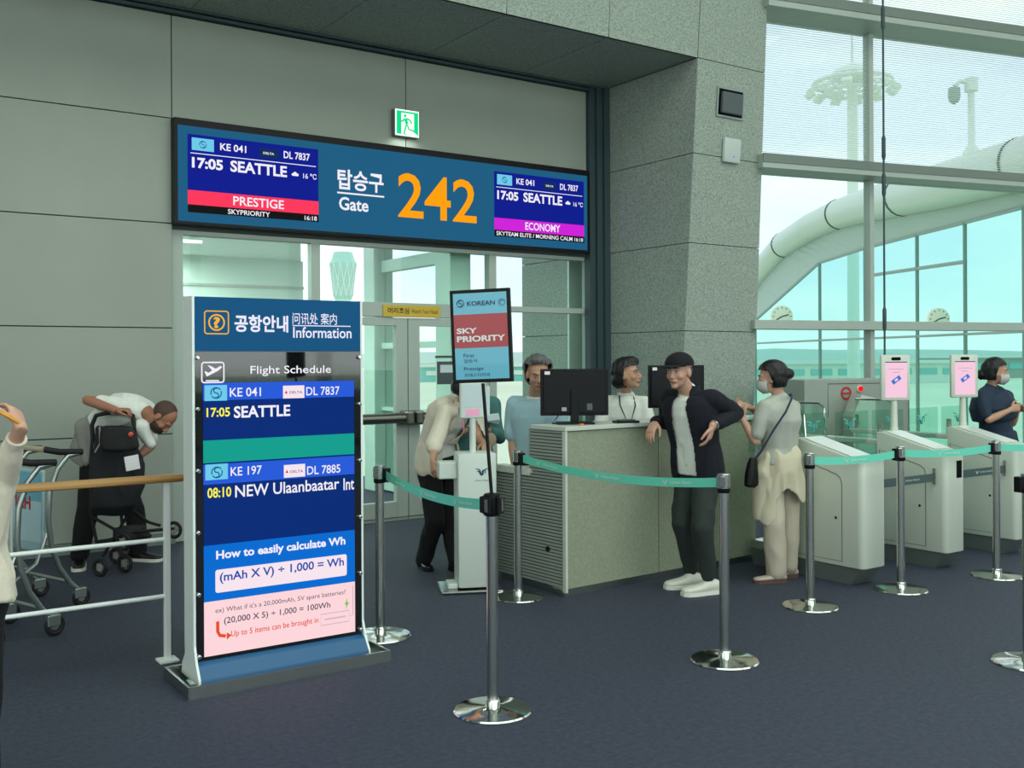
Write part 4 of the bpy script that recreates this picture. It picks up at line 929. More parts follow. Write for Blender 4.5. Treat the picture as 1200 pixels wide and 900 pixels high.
def bake(blob, name, m, parent, voxel=.008, smooth=3, fold=0.0, fscale=9.0, cut=None, thick=0.0, stretch=(1, 1, .45), org=None):
    """fuses the collected shapes into one continuous surface"""
    me = bpy.data.meshes.new('t'); me.from_pydata([tuple(v) for v in blob.v], [], blob.f)
    bm = bmesh.new(); bm.from_mesh(me); bmesh.ops.recalc_face_normals(bm, faces=list(bm.faces)); bm.to_mesh(me); bm.free()
    o = bpy.data.objects.new('t', me); BK.collection.objects.link(o)
    r = o.modifiers.new('r', 'REMESH'); r.mode = 'VOXEL'; r.voxel_size = voxel
    if smooth: q = o.modifiers.new('s', 'SMOOTH'); q.iterations = smooth; q.factor = .5
    with bpy.context.temp_override(scene=BK, view_layer=BK.view_layers[0]):
        dg = bpy.context.evaluated_depsgraph_get(); dg.update()
    out = bpy.data.meshes.new_from_object(o.evaluated_get(dg))
    bpy.data.objects.remove(o); bpy.data.meshes.remove(me)
    if fold:
        nn = [v.normal.copy() for v in out.vertices]
        for v, nv in zip(out.vertices, nn):
            c = Vector((v.co.x * stretch[0], v.co.y * stretch[1], v.co.z * stretch[2])) * fscale
            w = c + Vector((noise.noise(c * .6), noise.noise(c * .6 + Vector((5, 0, 0))), 0)) * .8
            a = 1 - abs(noise.noise(w)) * 3.2
            v.co += nv * fold * (a + .5 * noise.noise(w * 2.3))
    if cut or thick:
        bm = bmesh.new(); bm.from_mesh(out)
        if cut:
            dl = [v for v in bm.verts if cut(v.co)]; bmesh.ops.delete(bm, geom=dl, context='VERTS')
        bmesh.ops.delete(bm, geom=[f_ for f_ in bm.faces if max(e.calc_length() for e in f_.edges) > voxel * 4], context='FACES')
        if thick:
            bmesh.ops.smooth_vert(bm, verts=[v for v in bm.verts if v.is_boundary], factor=.5, use_axis_x=True, use_axis_y=True, use_axis_z=True)
            bmesh.ops.smooth_vert(bm, verts=[v for v in bm.verts if v.is_boundary], factor=.5, use_axis_x=True, use_axis_y=True, use_axis_z=True)
            bmesh.ops.solidify(bm, geom=list(bm.faces), thickness=thick)
            bmesh.ops.delete(bm, geom=[f_ for f_ in bm.faces if max(e.calc_length() for e in f_.edges) > voxel * 5], context='FACES')
        bm.to_mesh(out); bm.free()
    if org is not None: out.transform(Matrix.Translation(-Vector(org)))
    out.name = name; out.materials.clear(); out.materials.append(m); out.shade_smooth()
    ob = bpy.data.objects.new(name, out); COL.objects.link(ob)
    if parent is not None: ob.parent = parent
    return ob

def frame(fwd, up=(0, 0, 1)):
    """columns: left, forward, up -> as x(right), y(forward), z(up)"""
    f_ = Vector(fwd).normalized(); u = Vector(up); u = (u - f_ * u.dot(f_)).normalized(); r_ = f_.cross(u)
    return Matrix((r_, f_, u)).transposed()
def put_head(b, c, R, s=1.0, fem=False, beard=False):
    c = Vector(c)
    P = lambda x, y, z: c + R @ (Vector((x, y, z)) * s)
    k = .94 if fem else 1
    b.ell(P(0, -.014, .032), (.076 * s * k, .096 * s, .086 * s), R)
    b.ell(P(0, .020, -.020), (.063 * s * k, .070 * s, .082 * s), R)
    b.ell(P(0, .028, -.066), (.050 * s * k, .052 * s, .042 * s), R)
    b.ell(P(0, .068, -.094), (.024 * s, .020 * s, .020 * s), R)
    b.limb((P(0, .088, .004), .010 * s), (P(0, .106, -.029), .0115 * s)); b.limb((P(-.012, .098, -.036), .009 * s), (P(.012, .098, -.036), .009 * s))
    b.limb((P(-.038, .074, .022), .010 * s), (P(0, .086, .022), .010 * s), (P(.038, .074, .022), .010 * s))
    for sx in (-1, 1):
        b.ell(P(.038 * sx * k, .056, -.028), (.024 * s, .024 * s, .024 * s), R)
        b.ell(P(.077 * sx * k, -.006, -.010), (.010 * s, .022 * s, .033 * s), R)
    b.limb((P(-.020, .084, -.062), .0085 * s), (P(0, .094, -.060), .0095 * s), (P(.020, .084, -.062), .0085 * s))
M_EYE = mat('eye_white', (214, 214, 208), .3); M_IRIS = mat('iris_dark', (36, 26, 20), .2); M_LIP = mat('lip_rose', (160, 96, 88), .5)
def face_bits(par, c, R, org, s=1.0, brow=None, lips=True, eyes=True):
    c = Vector(c) - Vector(org); P = lambda x, y, z: c + R @ (Vector((x, y, z)) * s)
    for sx in (-1, 1) if eyes else ():
        e = Blob(); e.ell(P(.031 * sx, .0765, .002), (.014 * s, .009 * s, .0075 * s), R, 10, 7); eo = e.build('eye', M_EYE, par, True)
        i_ = Blob(); i_.ell(P(.031 * sx, .0845, .002), (.0048 * s, .003 * s, .0052 * s), R, 10, 7); i_.build('iris', M_IRIS, eo, True)
        l_ = MB(); l_.tube([P(.016 * sx, .084, .007), P(.030 * sx, .088, .0115), P(.046 * sx, .079, .007)], .0014 * s, 6).build('eyelid', brow or M_IRIS, par)
        w = MB(); w.tube([P(.014 * sx, .0955, .024), P(.032 * sx, .090, .030), P(.050 * sx, .072, .024)], [.0028 * s, .0034 * s, .0016 * s], 6).build('eyebrow', brow or M_IRIS, par)
    if lips:
        m_ = MB(); m_.tube([P(-.022, .090, -.063), P(-.008, .1015, -.060), P(.008, .1015, -.060), P(.022, .090, -.063)], [.003 * s, .005 * s, .005 * s, .003 * s], 6).build('lips', M_LIP, par, True)
def put_hand(b, w, d, nrm, thumb, curl=.35, s=1.0, spread=1.0):
    """w wrist, d hand direction, nrm palm normal, thumb: direction across the palm to the thumb"""
    w, d = Vector(w), Vector(d).normalized(); nrm = Vector(nrm); nrm = (nrm - d * nrm.dot(d)).normalized()
    t = d.cross(nrm); t = t if t.dot(Vector(thumb)) > 0 else -t
    b.loft([(w - d * .02, t, nrm, .027 * s, .021 * s), (w + d * .02 * s, t, nrm, .031 * s, .019 * s), (w + d * .055 * s, t, nrm, .041 * s, .017 * s), (w + d * .092 * s, t, nrm, .042 * s, .013 * s)], 16)
    for i, (off, L) in enumerate(((.034, .072), (.0115, .082), (-.0115, .076), (-.034, .060))):
        p = w + d * (.086 - .004 * abs(i - 1)) * s + t * off * s; a = curl * (.8 + .12 * i); dd = d + t * off * 1.2 * spread; dd.normalize(); r = .0088 * s; sg = [L * .45, L * .30, L * .25]
        for k in range(3):
            q = p + (dd * math.cos(a) + nrm * math.sin(a)) * sg[k] * s; b.limb((p, r), (q, r * .92)); p = q; a += curl * 1.15; r *= .92
    p = w + d * .022 * s + t * .024 * s
    q = p + (d * .6 + t * .75 + nrm * .3).normalized() * .042 * s; r_ = q + (d * .9 + t * .3 + nrm * .35).normalized() * .034 * s; e = r_ + (d + nrm * .4).normalized() * .026 * s
    b.limb((p, .015 * s), (q, .0115 * s), (r_, .0100 * s), (e, .0085 * s))
def torso_rings(J, e=0.0, lo=-.10, hi=1.0, kx=1.0, ky=1.0, fem=False):
    P_0, N0 = Vector(J['pelvis']), Vector(J['neck']); up = (N0 - P_0)
    hx = (Vector(J['hR']) - Vector(J['hL'])).normalized(); sx = (Vector(J['sR']) - Vector(J['sL'])).normalized()
    tab = [(-.22, .150, .098), (-.08, .166, .112), (.08, .160, .108), (.30, .138, .100), (.52, .150, .108), (.72, .166, .115), (.86, .160, .100), (.94, .115, .075), (1.0, .065, .060)]
    if fem: tab = [(-.22, .158, .102), (-.08, .168, .112), (.08, .156, .104), (.30, .122, .088), (.52, .132, .100), (.70, .146, .118), (.86, .142, .092), (.94, .105, .068), (1.0, .055, .052)]
    out = []
    spine = J.get('spine')
    for t, rx, ry in tab:
        if t < lo - .001 or t > hi + .001: continue
        tt = min(max(t, 0), 1); xa = hx.lerp(sx, tt).normalized()
        if spine is not None:
            S = Vector(spine); c = (P_0 * (1 - t) ** 2 + S * 2 * t * (1 - t) + N0 * t * t) if t > 0 else P_0 + (S - P_0).normalized() * up.length * t
            tan = ((S - P_0) * (1 - tt) + (N0 - S) * tt).normalized()
        else: c = P_0 + up * t; tan = up.normalized()
        xa = (xa - tan * xa.dot(tan)).normalized(); ya = tan.cross(xa)
        out.append((c, xa, ya, rx * kx + e, ry * ky + e))
    return out
def body(J, name_label, cat='person', skin=None, fem=False, s=1.0, hands=None, head=True, group=None, org=None, hs=1.0):
    b = Blob(); org = org or (J['pelvis'][0], J['pelvis'][1], 0)
    b.loft(torso_rings(J, -.012, -.22, 1.0, fem=fem))
    for sd in 'LR':
        sh, el, wr = Vector(J['s' + sd]), Vector(J['e' + sd]), Vector(J['w' + sd]); k = .86 if fem else 1.0
        b.limb((Vector(J['neck']) - UP * .03, .045 * k), (sh, .050 * k), (el, .038 * k), (el.lerp(wr, .3), .039 * k), (wr, .025 * k))
        h = (hands or {}).get(sd)
        if h: put_hand(b, wr, h[0], h[1], h[2], h[3] if len(h) > 3 else .35, h[4] if len(h) > 4 else (.9 if fem else 1.0))
        hp, kn, an = Vector(J['h' + sd]), Vector(J['k' + sd]), Vector(J['a' + sd])
        b.limb((hp, .070), (kn, .046), (kn.lerp(an, .3), .046), (an, .032), (an - UP * .04, .030))
    R = J['R']; hc = Vector(J['head'])
    b.limb((Vector(J['neck']) - UP * .01, .055 * (.85 if fem else 1)), (hc + R @ Vector((0, -.022, -.06)), .052 * (.85 if fem else 1)))
    put_head(b, hc, R, hs, fem)
    o = bake(b, 'person', skin, None, .006, 2, org=org); o.location = org
    tag(o, name_label, cat, group)
    return o, org
def sleeve(b, J, sd, frac, r0, r1, r2, fe=1.0):
    sh, el, wr = Vector(J['s' + sd]), Vector(J['e' + sd]), Vector(J['w' + sd])
    b.limb((Vector(J['neck']) - UP * .055, r0 * .72), (sh, r0))
    if frac <= 1: b.limb((sh, r0), (sh.lerp(el, frac), r1))
    else: b.limb((sh, r0), (el, r1), (el.lerp(wr, frac - 1), r2))
    return b
def trousers(J, parent, org, m, waist=.14, legr=(.098, .070, .062), e=.012, fold=.006, name='trousers', lift=.03, fem=False, voxel=.010):
    b = Blob(); b.loft(torso_rings(J, e, -.22, .09 if waist < .2 else .32, fem=fem))
    for sd in 'LR':
        hp, kn, an = Vector(J['h' + sd]), Vector(J['k' + sd]), Vector(J['a' + sd]); foot = an + UP * lift
        b.limb((hp + UP * .0, legr[0]), (hp.lerp(kn, .55), legr[0] * .86), (kn, legr[1]), (kn.lerp(foot, .5), (legr[1] + legr[2]) / 2 + .004), (foot, legr[2]))
    return bake(b, name, m, parent, voxel, 3, fold, 8, org=org)
def shoe(an, toe, parent, org, m, sole=None, L=.27, w=.048, h=.075, name='shoe'):
    a = Vector((an[0], an[1], 0)); t = Vector((toe[0], toe[1], 0)).normalized(); x = Vector((t.y, -t.x, 0)); b = Blob(); z0 = Vector(org).z
    prof = [(-.30, .50, .55), (-.26, .75, .85), (-.12, .85, .98), (.05, .88, .90), (.25, .98, .62), (.45, 1.0, .50), (.60, .85, .42), (.68, .45, .30)]
    b.loft([(a + t * L * u + UP * (.018 + h * hh / 2), x, UP, w * ww, h * hh / 2) for u, ww, hh in prof], 18)
    b.limb((a + UP * .05, .038), (a + UP * .085, .040))
    o = bake(b, name, m, parent, .007, 2, org=org)
    pts = [(-.30, .35), (-.27, .72), (-.15, .92), (.1, .92), (.3, 1.05), (.45, 1.08), (.6, .9), (.69, .45)]
    poly = [a + t * L * u + x * w * q for u, q in pts] + [a + t * L * u - x * w * q for u, q in pts[::-1]]
    n = len(poly); v = [p - Vector(org) + UP * .0 for p in poly] + [p - Vector(org) + UP * .024 for p in poly]
    MB().add(v, [tuple(range(n))[::-1], tuple(range(n, 2 * n))] + [(i, (i + 1) % n, n + (i + 1) % n, n + i) for i in range(n)]).build('sole', sole or m, o)
    return o
def hair_cap(hc, R, parent, org, m, s=1.0, extra=None, face_y=.045, brow_z=.052, nape=-.07, grow=.013, fold=.003, name='hair'):
    """scalp hair: grown skull with the face, ears and neck cut free"""
    b = Blob(); hc = Vector(hc); P = lambda x, y, z: hc + R @ (Vector((x, y, z)) * s)
    b.ell(P(0, -.016, .034), ((.076 + grow) * s, (.096 + grow) * s, (.086 + grow) * s), R); b.ell(P(0, -.035, -.01), ((.070 + grow) * s, (.066 + grow) * s, (.075 + grow) * s), R)
    if extra: extra(b, P)
    Ri = R.transposed()
    def cut(v):
        q = (Ri @ (v - hc)) / s
        if q.z < nape: return True
        lim = face_y if q.z > brow_z else -.002 + max(0, (q.z + .02)) * .25
        return q.y > (lim + (.05 if q.z > brow_z + .012 else 0)) and q.z < brow_z + .03 or (q.y > .085 and q.z < brow_z)
    return bake(b, name, m, parent, .007, 2, fold, 22, cut=cut, thick=-.006, stretch=(1, 1, .4), org=org)

SKIN_A = mat('skin_light', (206, 160, 136), .55, noise_amt=.05, noise_scale=30); SKIN_B = mat('skin_warm', (196, 150, 122), .55); SKIN_C = mat('skin_tan', (176, 122, 96), .55)
M_HBLK = mat('hair_black', (10, 9, 10), .5, noise_amt=.3, noise_scale=60); M_HGREY = mat('hair_grey', (92, 94, 92), .6, noise_amt=.4, noise_scale=50, stretch=(1, 1, .3))
C_WHITE = mat('cloth_white', (234, 238, 228), .85, noise_amt=.03, bump=.1); C_NAVY = mat('cloth_navy', (11, 15, 27), .9, bump=.1); C_GREEN = mat('cloth_dark_olive', (42, 50, 46), .9, noise_amt=.06); C_BLACK = mat('cloth_black', (10, 11, 14), .9)
C_BLUE = mat('cloth_light_blue', (168, 202, 212), .85); C_CREAM = mat('cloth_cream', (226, 218, 198), .9, noise_amt=.05, noise_scale=80); C_BEIGE = mat('cloth_beige', (196, 186, 166), .9); C_SAGE = mat('cloth_sage_tee', (178, 182, 170), .9)
C_TEAL = mat('cloth_teal', (70, 120, 116), .9); C_GREY = mat('cloth_grey', (146, 144, 138), .9); C_DNAVY = mat('cloth_dusk_navy', (34, 50, 70), .85); M_MASK = mat('mask_white', (190, 194, 190), .8)
M_SNK = mat('sneaker_white', (222, 222, 208), .6); M_SOLE = mat('sole_white', (232, 232, 220), .6); M_SOLEB = mat('sole_brown', (90, 66, 54), .6); M_SHB = mat('shoe_black', (18, 18, 20), .35)
def V3(r, d, u=0): return RT * r + FW * d + UP * u      # right of view, away from view, up

# --- man in the cap, leaning on the counter
h_ = at(795.5, 435, 6.84)
J = dict(pelvis=at(816, 545, 6.98), neck=at(806, 459, 6.92), hL=at(826, 556, 6.92), hR=at(806, 556, 7.05), sL=at(834, 468, 6.82), sR=at(784, 466, 7.02),
         eL=at(863, 484, 6.98), wL=at(834, 499, 6.72), eR=at(779, 495, 7.20), wR=at(767, 494, 7.02),
         kL=at(821, 618, 6.78), aL=at(827, 676, 6.84), kR=at(797, 613, 6.96), aR=at(807, 668, 7.04))
J['head'] = h_; J['R'] = frame(V3(-.62, -.78, -.08), (0, 0, 1))
m1, og = body(J, 'man in black cap and open dark jacket leaning on the counter, hand on hip', skin=SKIN_A,
              hands={'L': (V3(-.25, .05, -1), V3(-.9, .4, 0), V3(-.3, -1, .2), .35), 'R': (V3(-.45, -.45, -.8), V3(.4, .3, -.7), V3(.6, -.8, 0), .30)})
face_bits(m1, h_, J['R'], og, brow=mat('brow_brown', (70, 54, 46), .7))
ys = (J['sR'] - J['sL']).normalized(); fv = UP.cross(ys) * 1.0
fv = V3(-.64, -.77) if fv.dot(V3(-.6, -.7)) > 0 else V3(-.64, -.77)
b = Blob(); b.loft(torso_rings(J, .012, -.08, .94)); b.limb((J['neck'] - UP * .04, .062), (J['neck'] + UP * .004, .060))
bake(b, 't_shirt', C_WHITE, m1, .009, 3, .005, 9, org=og)
b = Blob(); b.loft(torso_rings(J, .026, -.22, .94)); b.limb((J['neck'] - UP * .03, .074), (J['neck'] + UP * .028 - fv * .02, .068))
for sd in 'LR': sleeve(b, J, sd, 1.80 if sd == 'L' else 1.93, .060, .047, .037)
pc = J['pelvis']; nk = J['neck']; lx = V3(.77, -.64)
def cutj(v):
    t = (v.z - pc.z) / (nk.z - pc.z); c = pc.lerp(nk, t); q = v - c; x = q.dot(lx); y = q.dot(fv.normalized())
    w0 = .050 + .035 * max(0, min(1, 1 - t)) - .01
    return y > .02 and -w0 * 1.2 < x < w0 * .9 and t < 1.1 and abs(x) < .12 or (v.z > nk.z + .045)
bake(b, 'jacket', C_NAVY, m1, .009, 3, .007, 7, cut=cutj, thick=-.006, org=og)
trousers(J, m1, og, C_GREEN, legr=(.094, .072, .050), e=.003, fold=.008, lift=.015)
shoe(J['aL'], V3(-.93, -.36), m1, og, M_SNK, M_SOLE, L=.29, w=.052, h=.085, name='sneaker'); shoe(J['aR'], V3(-.95, -.30), m1, og, M_SNK, M_SOLE, L=.29, w=.052, h=.085, name='sneaker')
R = J['R']; b = Blob(); b.ell(h_ + R @ Vector((0, -.010, .045)), (.092, .108, .080), R)
Ri = R.transposed()
cp = bake(b, 'cap', C_BLACK, m1, .007, 2, cut=lambda v: (Ri @ (v - h_)).z < .034, thick=-.006, org=og)
b = Blob(); b.loft([(h_ + R @ Vector((0, y, .046 - .10 * max(0, y - .08) ** 1.0)), R @ Vector((1, 0, 0)), R @ Vector((0, 0, 1)), w, .005) for y, w in ((.06, .078), (.09, .080), (.12, .074), (.145, .058), (.160, .030))], 20)
bake(b, 'brim', C_BLACK, cp, .006, 1, org=og)
b = Blob(); b.ell(h_ + R @ Vector((0, -.02, .0)), (.080, .088, .060), R); bake(b, 'hair', M_HBLK, m1, .007, 1, cut=lambda v: (Ri @ (v - h_)).y > .0 or (Ri @ (v - h_)).z < -.03, thick=-.003, org=og)
b = MB(); wd = (J['wL'] - J['eL']).normalized(); u1 = wd.cross(UP).normalized(); u2 = wd.cross(u1); wc = J['wL'] - wd * .02 - Vector(og)
b.tube([wc + (u1 * math.cos(a) + u2 * math.sin(a)) * .031 for a in [2 * PI * k / 16 for k in range(16)]], .007, 6, True).build('wristwatch', M_CHROME, m1, True)

# --- woman in beige seen from behind, jacket tied round her waist
h_ = at(904, 443, 7.24)
J = dict(pelvis=at(912, 548, 7.26), neck=at(913, 467, 7.24), hL=at(903, 560, 7.22), hR=at(921, 560, 7.30), sL=at(895, 477, 7.16), sR=at(930, 477, 7.34),
         eL=at(884, 517, 7.14), wL=at(869, 490, 7.20), eR=at(912, 508, 7.48), wR=at(880, 478, 7.42),
         kL=at(905, 614, 7.16), aL=at(907, 668, 7.18), kR=at(922, 612, 7.30), aR=at(921, 661, 7.34))
J['head'] = h_; J['R'] = frame(V3(-.93, .30, -.10)); hd = J['R']
w1, og = body(J, 'woman in grey tee and beige trousers with jacket tied at waist, seen from behind', skin=SKIN_A, fem=True, hs=.95,
              hands={'L': (V3(.1, .2, .9), V3(.9, .5, 0), V3(-.4, .6, 0), .5), 'R': (V3(-.8, .1, .25), V3(0, -.4, .9), V3(-.2, -.9, .2), .4)})
face_bits(w1, h_, hd, og, .95)
b = Blob(); b.loft(torso_rings(J, .012, .08, .94, fem=True)); b.limb((J['neck'] - UP * .05, .062), (J['neck'] + UP * .008, .058))
for sd in 'LR': sleeve(b, J, sd, .78, .052, .052, 0)
b.limb((J['sL'], .045), (J['neck'] + UP * .0, .050), (J['sR'], .045))
bake(b, 't_shirt', C_SAGE, w1, .009, 3, .006, 8, org=og)
trousers(J, w1, og, C_BEIGE, legr=(.092, .074, .066), e=.008, fold=.006, lift=-.005, fem=True)
pv = J['pelvis']; b = Blob(); X_, Y_ = V3(.93, .3), V3(-.3, .93)
b.loft([(pv + UP * z + V3(dx, 0), X_, Y_, rx, ry) for z, dx, rx, ry in ((.15, 0, .120, .100), (.08, 0, .155, .130), (-.06, 0, .172, .145), (-.18, .0, .182, .155), (-.34, -.01, .180, .152), (-.44, -.02, .170, .14))], 28)
b.limb((pv + V3(-.10, -.08, .07), .035), (pv + V3(-.14, -.10, -.04), .045), (pv + V3(-.17, -.08, -.22), .040), (pv + V3(-.17, -.07, -.36), .028))
def cutk(v):
    q = v - pv; r_ = q.dot(RT); hem = -.22 + .08 * math.sin(r_ * 22 + 1.2) - (.10 if r_ < -.06 else 0) + .5 * max(0, r_ - .05)
    return q.z < hem and not (r_ < -.13 and q.z > -.36)
bake(b, 'tied_jacket', mat('cloth_tan', (206, 198, 172), .9), w1, .010, 2, .016, 9, cut=cutk, thick=-.006, org=og, stretch=(1, 1, .28))
def fm(b, P):
    b.ell(P(0, -.125, .02), (.034, .034, .034)); b.limb((P(0, -.08, .01), .05), (P(0, -.12, .02), .03))
hair_cap(h_, hd, w1, og, M_HBLK, .95, fm, nape=-.075)
def mask(h, R, par, org, s=.95):
    b = Blob(); b.ell(h + R @ (Vector((0, .040, -.050)) * s), (.064 * s, .078 * s, .060 * s), R); Ri = R.transposed()
    o = bake(b, 'face_mask', M_MASK, par, .007, 1, cut=lambda v: (Ri @ (v - h)).y < .028 or (Ri @ (v - h)).z > -.012 + 0 * v.x, thick=-.003, org=org)
    for sx in (-1, 1): MB().tube([h + R @ Vector((.060 * sx, .035, -.035)) - Vector(org), h + R @ Vector((.078 * sx, -.005, -.01)) - Vector(org)], .0018, 5).build('ear_loop', M_MASK, o)
mask(h_, hd, w1, og)
for sd in 'LR': shoe(J['a' + sd], V3(-.97, -.20), w1, og, mat('shoe_beige', (196, 178, 164), .5), M_SOLEB, L=.25, w=.042, h=.055)
sb = thing('shoulder_bag', 'small black shoulder bag hanging by the beige-clad woman at the counter', 'bag', tuple(at(879, 571, 7.02)))
b = Blob(); b.loft([(Vector((dx, 0, z)), Vector((1, 0, 0)), Vector((0, 1, 0)), rx, ry) for z, dx, rx, ry in ((0, 0, .035, .02), (.015, 0, .052, .034), (.09, .004, .050, .036), (.16, .012, .040, .028), (.20, .018, .026, .016))]); bake(b, 'pouch', M_BLACK, sb, .006, 1, .004, 14)
so = Vector(sb.location); q = [at(881, 540, 7.02), at(889, 532, 7.0), at(905, 505, 7.02), at(920, 483, 7.06), at(927, 468, 7.12), at(927, 462, 7.25), at(919, 466, 7.36)]
MB().tube([p - so for p in q], .008, 6).build('strap', C_DNAVY, sb, True); sb.rotation_euler = (0, 0, 0)
pp = at(868, 477, 7.25); bp_ = thing('boarding_pass', 'pale boarding pass held up by the beige-clad woman', 'paper', tuple(pp), .3)
B(-.05, .04, -.002, .002, 0, .02).build('paper', mat('paper_white', (220, 226, 222), .6), bp_)

# --- staff man in light blue shirt
h_ = at(630, 438, 7.40)
J = dict(pelvis=at(628, 548, 7.55), neck=at(627, 464, 7.52), hL=at(645, 556, 7.55), hR=at(611, 556, 7.55), sL=at(652, 473, 7.50), sR=at(603, 474, 7.56),
         eL=at(658, 520, 7.35), wL=at(650, 515, 7.12), eR=at(600, 517, 7.60), wR=at(602, 548, 7.42), kL=at(644, 614, 7.5), aL=at(644, 664, 7.55), kR=at(612, 614, 7.5), aR=at(612, 664, 7.55))
J['head'] = h_; J['R'] = frame(V3(.10, -.95, -.28)); R = J['R']
m2, og = body(J, 'staff man with grey hair and light blue short-sleeved shirt behind the left monitor', skin=SKIN_B,
              hands={'R': (V3(0, -.6, -.8), V3(.3, .6, -.7), V3(.9, 0, 0), .3), 'L': (V3(0, -.9, .1), V3(0, 0, -1), V3(-.9, 0, 0), .4)})
face_bits(m2, h_, R, og, brow=M_HGREY)
b = Blob(); b.loft(torso_rings(J, .020, .0, .94)); b.limb((J['neck'] - UP * .05, .072), (J['neck'] - UP * .02, .068))
for sd in 'LR': sleeve(b, J, sd, .80, .066, .068, 0)
sh = bake(b, 'shirt', C_BLUE, m2, .010, 3, .006, 8, org=og)
MB().tube([J['neck'] - Vector(og) + (R @ Vector((.062 * math.cos(a), .062 * math.sin(a) + .01, -.01 + .01 * math.sin(a)))) for a in [.0 + k * PI / 8 - PI / 2 + .3 for k in range(16)]], .013, 8, True).build('collar', C_WHITE, sh, True)
trousers(J, m2, og, C_BLACK)
for sd in 'LR': shoe(J['a' + sd], V3(.2, -.95), m2, og, M_SHB)
def eg(b, P): b.ell(P(.05, -.02, .055), (.05, .06, .05)); b.ell(P(-.05, -.02, .055), (.05, .06, .05)); b.ell(P(0, .03, .108), (.06, .05, .03)); b.ell(P(-.065, -.03, .0), (.03, .05, .06))
hair_cap(h_, R, m2, og, M_HGREY, 1.0, eg, nape=-.085, grow=.018, fold=.006, face_y=.010, brow_z=.062)

# --- staff woman with glasses and lanyard
h_ = at(735, 439, 7.95)
J = dict(pelvis=at(730, 548, 8.05), neck=at(733, 462, 8.02), hL=at(746, 556, 8.05), hR=at(714, 556, 8.05), sL=at(754, 472, 7.98), sR=at(710, 472, 8.05),
         eL=at(764, 519, 7.85), wL=at(748, 514, 7.62), eR=at(698, 520, 7.90), wR=at(712, 515, 7.64), kL=at(746, 610, 8.05), aL=at(746, 655, 8.05), kR=at(714, 610, 8.05), aR=at(714, 655, 8.05))
J['head'] = h_; J['R'] = frame(V3(.90, -.42, .12)); R = J['R']
w2, og = body(J, 'staff woman with bobbed dark hair, glasses, white shirt and lanyard behind the counter', skin=SKIN_B, fem=True,
              hands={'R': (V3(.5, -.7, -.1), V3(0, 0, -1), V3(.9, 0, 0), .4), 'L': (V3(-.5, -.7, -.1), V3(0, 0, -1), V3(-.9, 0, 0), .4)})
face_bits(w2, h_, R, og)
b = Blob(); b.loft(torso_rings(J, .022, -.08, .94, fem=True)); b.limb((J['neck'] - UP * .05, .062), (J['neck'] - UP * .015, .060))
for sd in 'LR': sleeve(b, J, sd, 1.85, .060, .052, .040)
sh = bake(b, 'shirt', C_WHITE, w2, .010, 3, .006, 8, org=og)
MB().tube([J['neck'] - Vector(og) + Vector((.058 * math.cos(a), .058 * math.sin(a), .0)) for a in [2 * PI * k / 16 for k in range(16)]], .013, 8, True).build('collar', C_WHITE, sh, True)
trousers(J, w2, og, C_BLACK, fem=True)
for sd in 'LR': shoe(J['a' + sd], V3(.2, -.95), w2, og, M_SHB, L=.24, w=.04)
def ef(b, P): b.ell(P(0, -.05, -.035), (.088, .070, .075)); b.ell(P(.065, -.01, -.02), (.022, .045, .07)); b.ell(P(-.065, -.01, -.02), (.022, .045, .07)); b.ell(P(0, .04, .10), (.07, .05, .035))
hair_cap(h_, R, w2, og, M_HBLK, 1.0, ef, nape=-.10, grow=.018, face_y=.05)
ly = [J['neck'] + V3(-.055, -.03, -.01), J['neck'] + V3(-.06, -.135, -.08), J['neck'] + V3(.01, -.155, -.25), J['neck'] + V3(.06, -.13, -.08), J['neck'] + V3(.055, -.03, -.01)]
MB().tube([p - Vector(og) for p in ly], .005, 6).build('lanyard', C_DNAVY, w2, True)
gb = MB()
for sx in (-1, 1): gb.tube([h_ + R @ Vector((.032 * sx + .023 * math.cos(a), .098, .002 + .018 * math.sin(a))) - Vector(og) for a in [2 * PI * k / 14 for k in range(14)]], .0016, 5, True); gb.tube([h_ + R @ Vector((.055 * sx, .096, .004)) - Vector(og), h_ + R @ Vector((.078 * sx, .0, .006)) - Vector(og)], .0016, 5)
gb.tube([h_ + R @ Vector((-.010, .100, .004)) - Vector(og), h_ + R @ Vector((.010, .100, .004)) - Vector(og)], .0016, 5).build('glasses', M_STEEL, w2)

# --- woman in cream cardigan bending behind the kiosk
h_ = at(551, 452, 7.50)
J = dict(pelvis=at(512, 540, 7.78), neck=at(541, 472, 7.62), hL=at(502, 552, 7.70), hR=at(524, 552, 7.86), sL=at(521, 483, 7.50), sR=at(556, 482, 7.74), spine=at(508, 497, 7.75),
         eL=at(508, 520, 7.38), wL=at(506, 541, 7.22), eR=at(560, 515, 7.62), wR=at(566, 520, 7.42), kL=at(508, 610, 7.62), aL=at(494, 660, 7.74), kR=at(524, 606, 7.76), aR=at(532, 660, 7.62))
J['head'] = h_; J['R'] = frame(V3(.85, -.25, -.45)); R = J['R']
w3, og = body(J, 'woman in cream cardigan and black trousers stooping behind the white kiosk', skin=SKIN_B, fem=True,
              hands={'L': (V3(.1, -.5, -.8), V3(.7, .5, 0), V3(.1, -.8, .4), .45, .9), 'R': (V3(.2, -.8, -.2), V3(0, 0, -1), V3(-.9, 0, 0), .5)})
face_bits(w3, h_, R, og)
b = Blob(); b.loft(torso_rings(J, .006, -.08, .94, fem=True)); bake(b, 'blouse', C_WHITE, w3, .010, 3, .004, 8, org=og)
b = Blob(); b.loft(torso_rings(J, .028, -.22, .94, fem=True)); b.limb((J['neck'] - UP * .04, .062), (J['neck'] - UP * .0, .060))
for sd in 'LR': sleeve(b, J, sd, 1.25, .060, .054, .050)
pc = J['pelvis']; nk = J['neck']
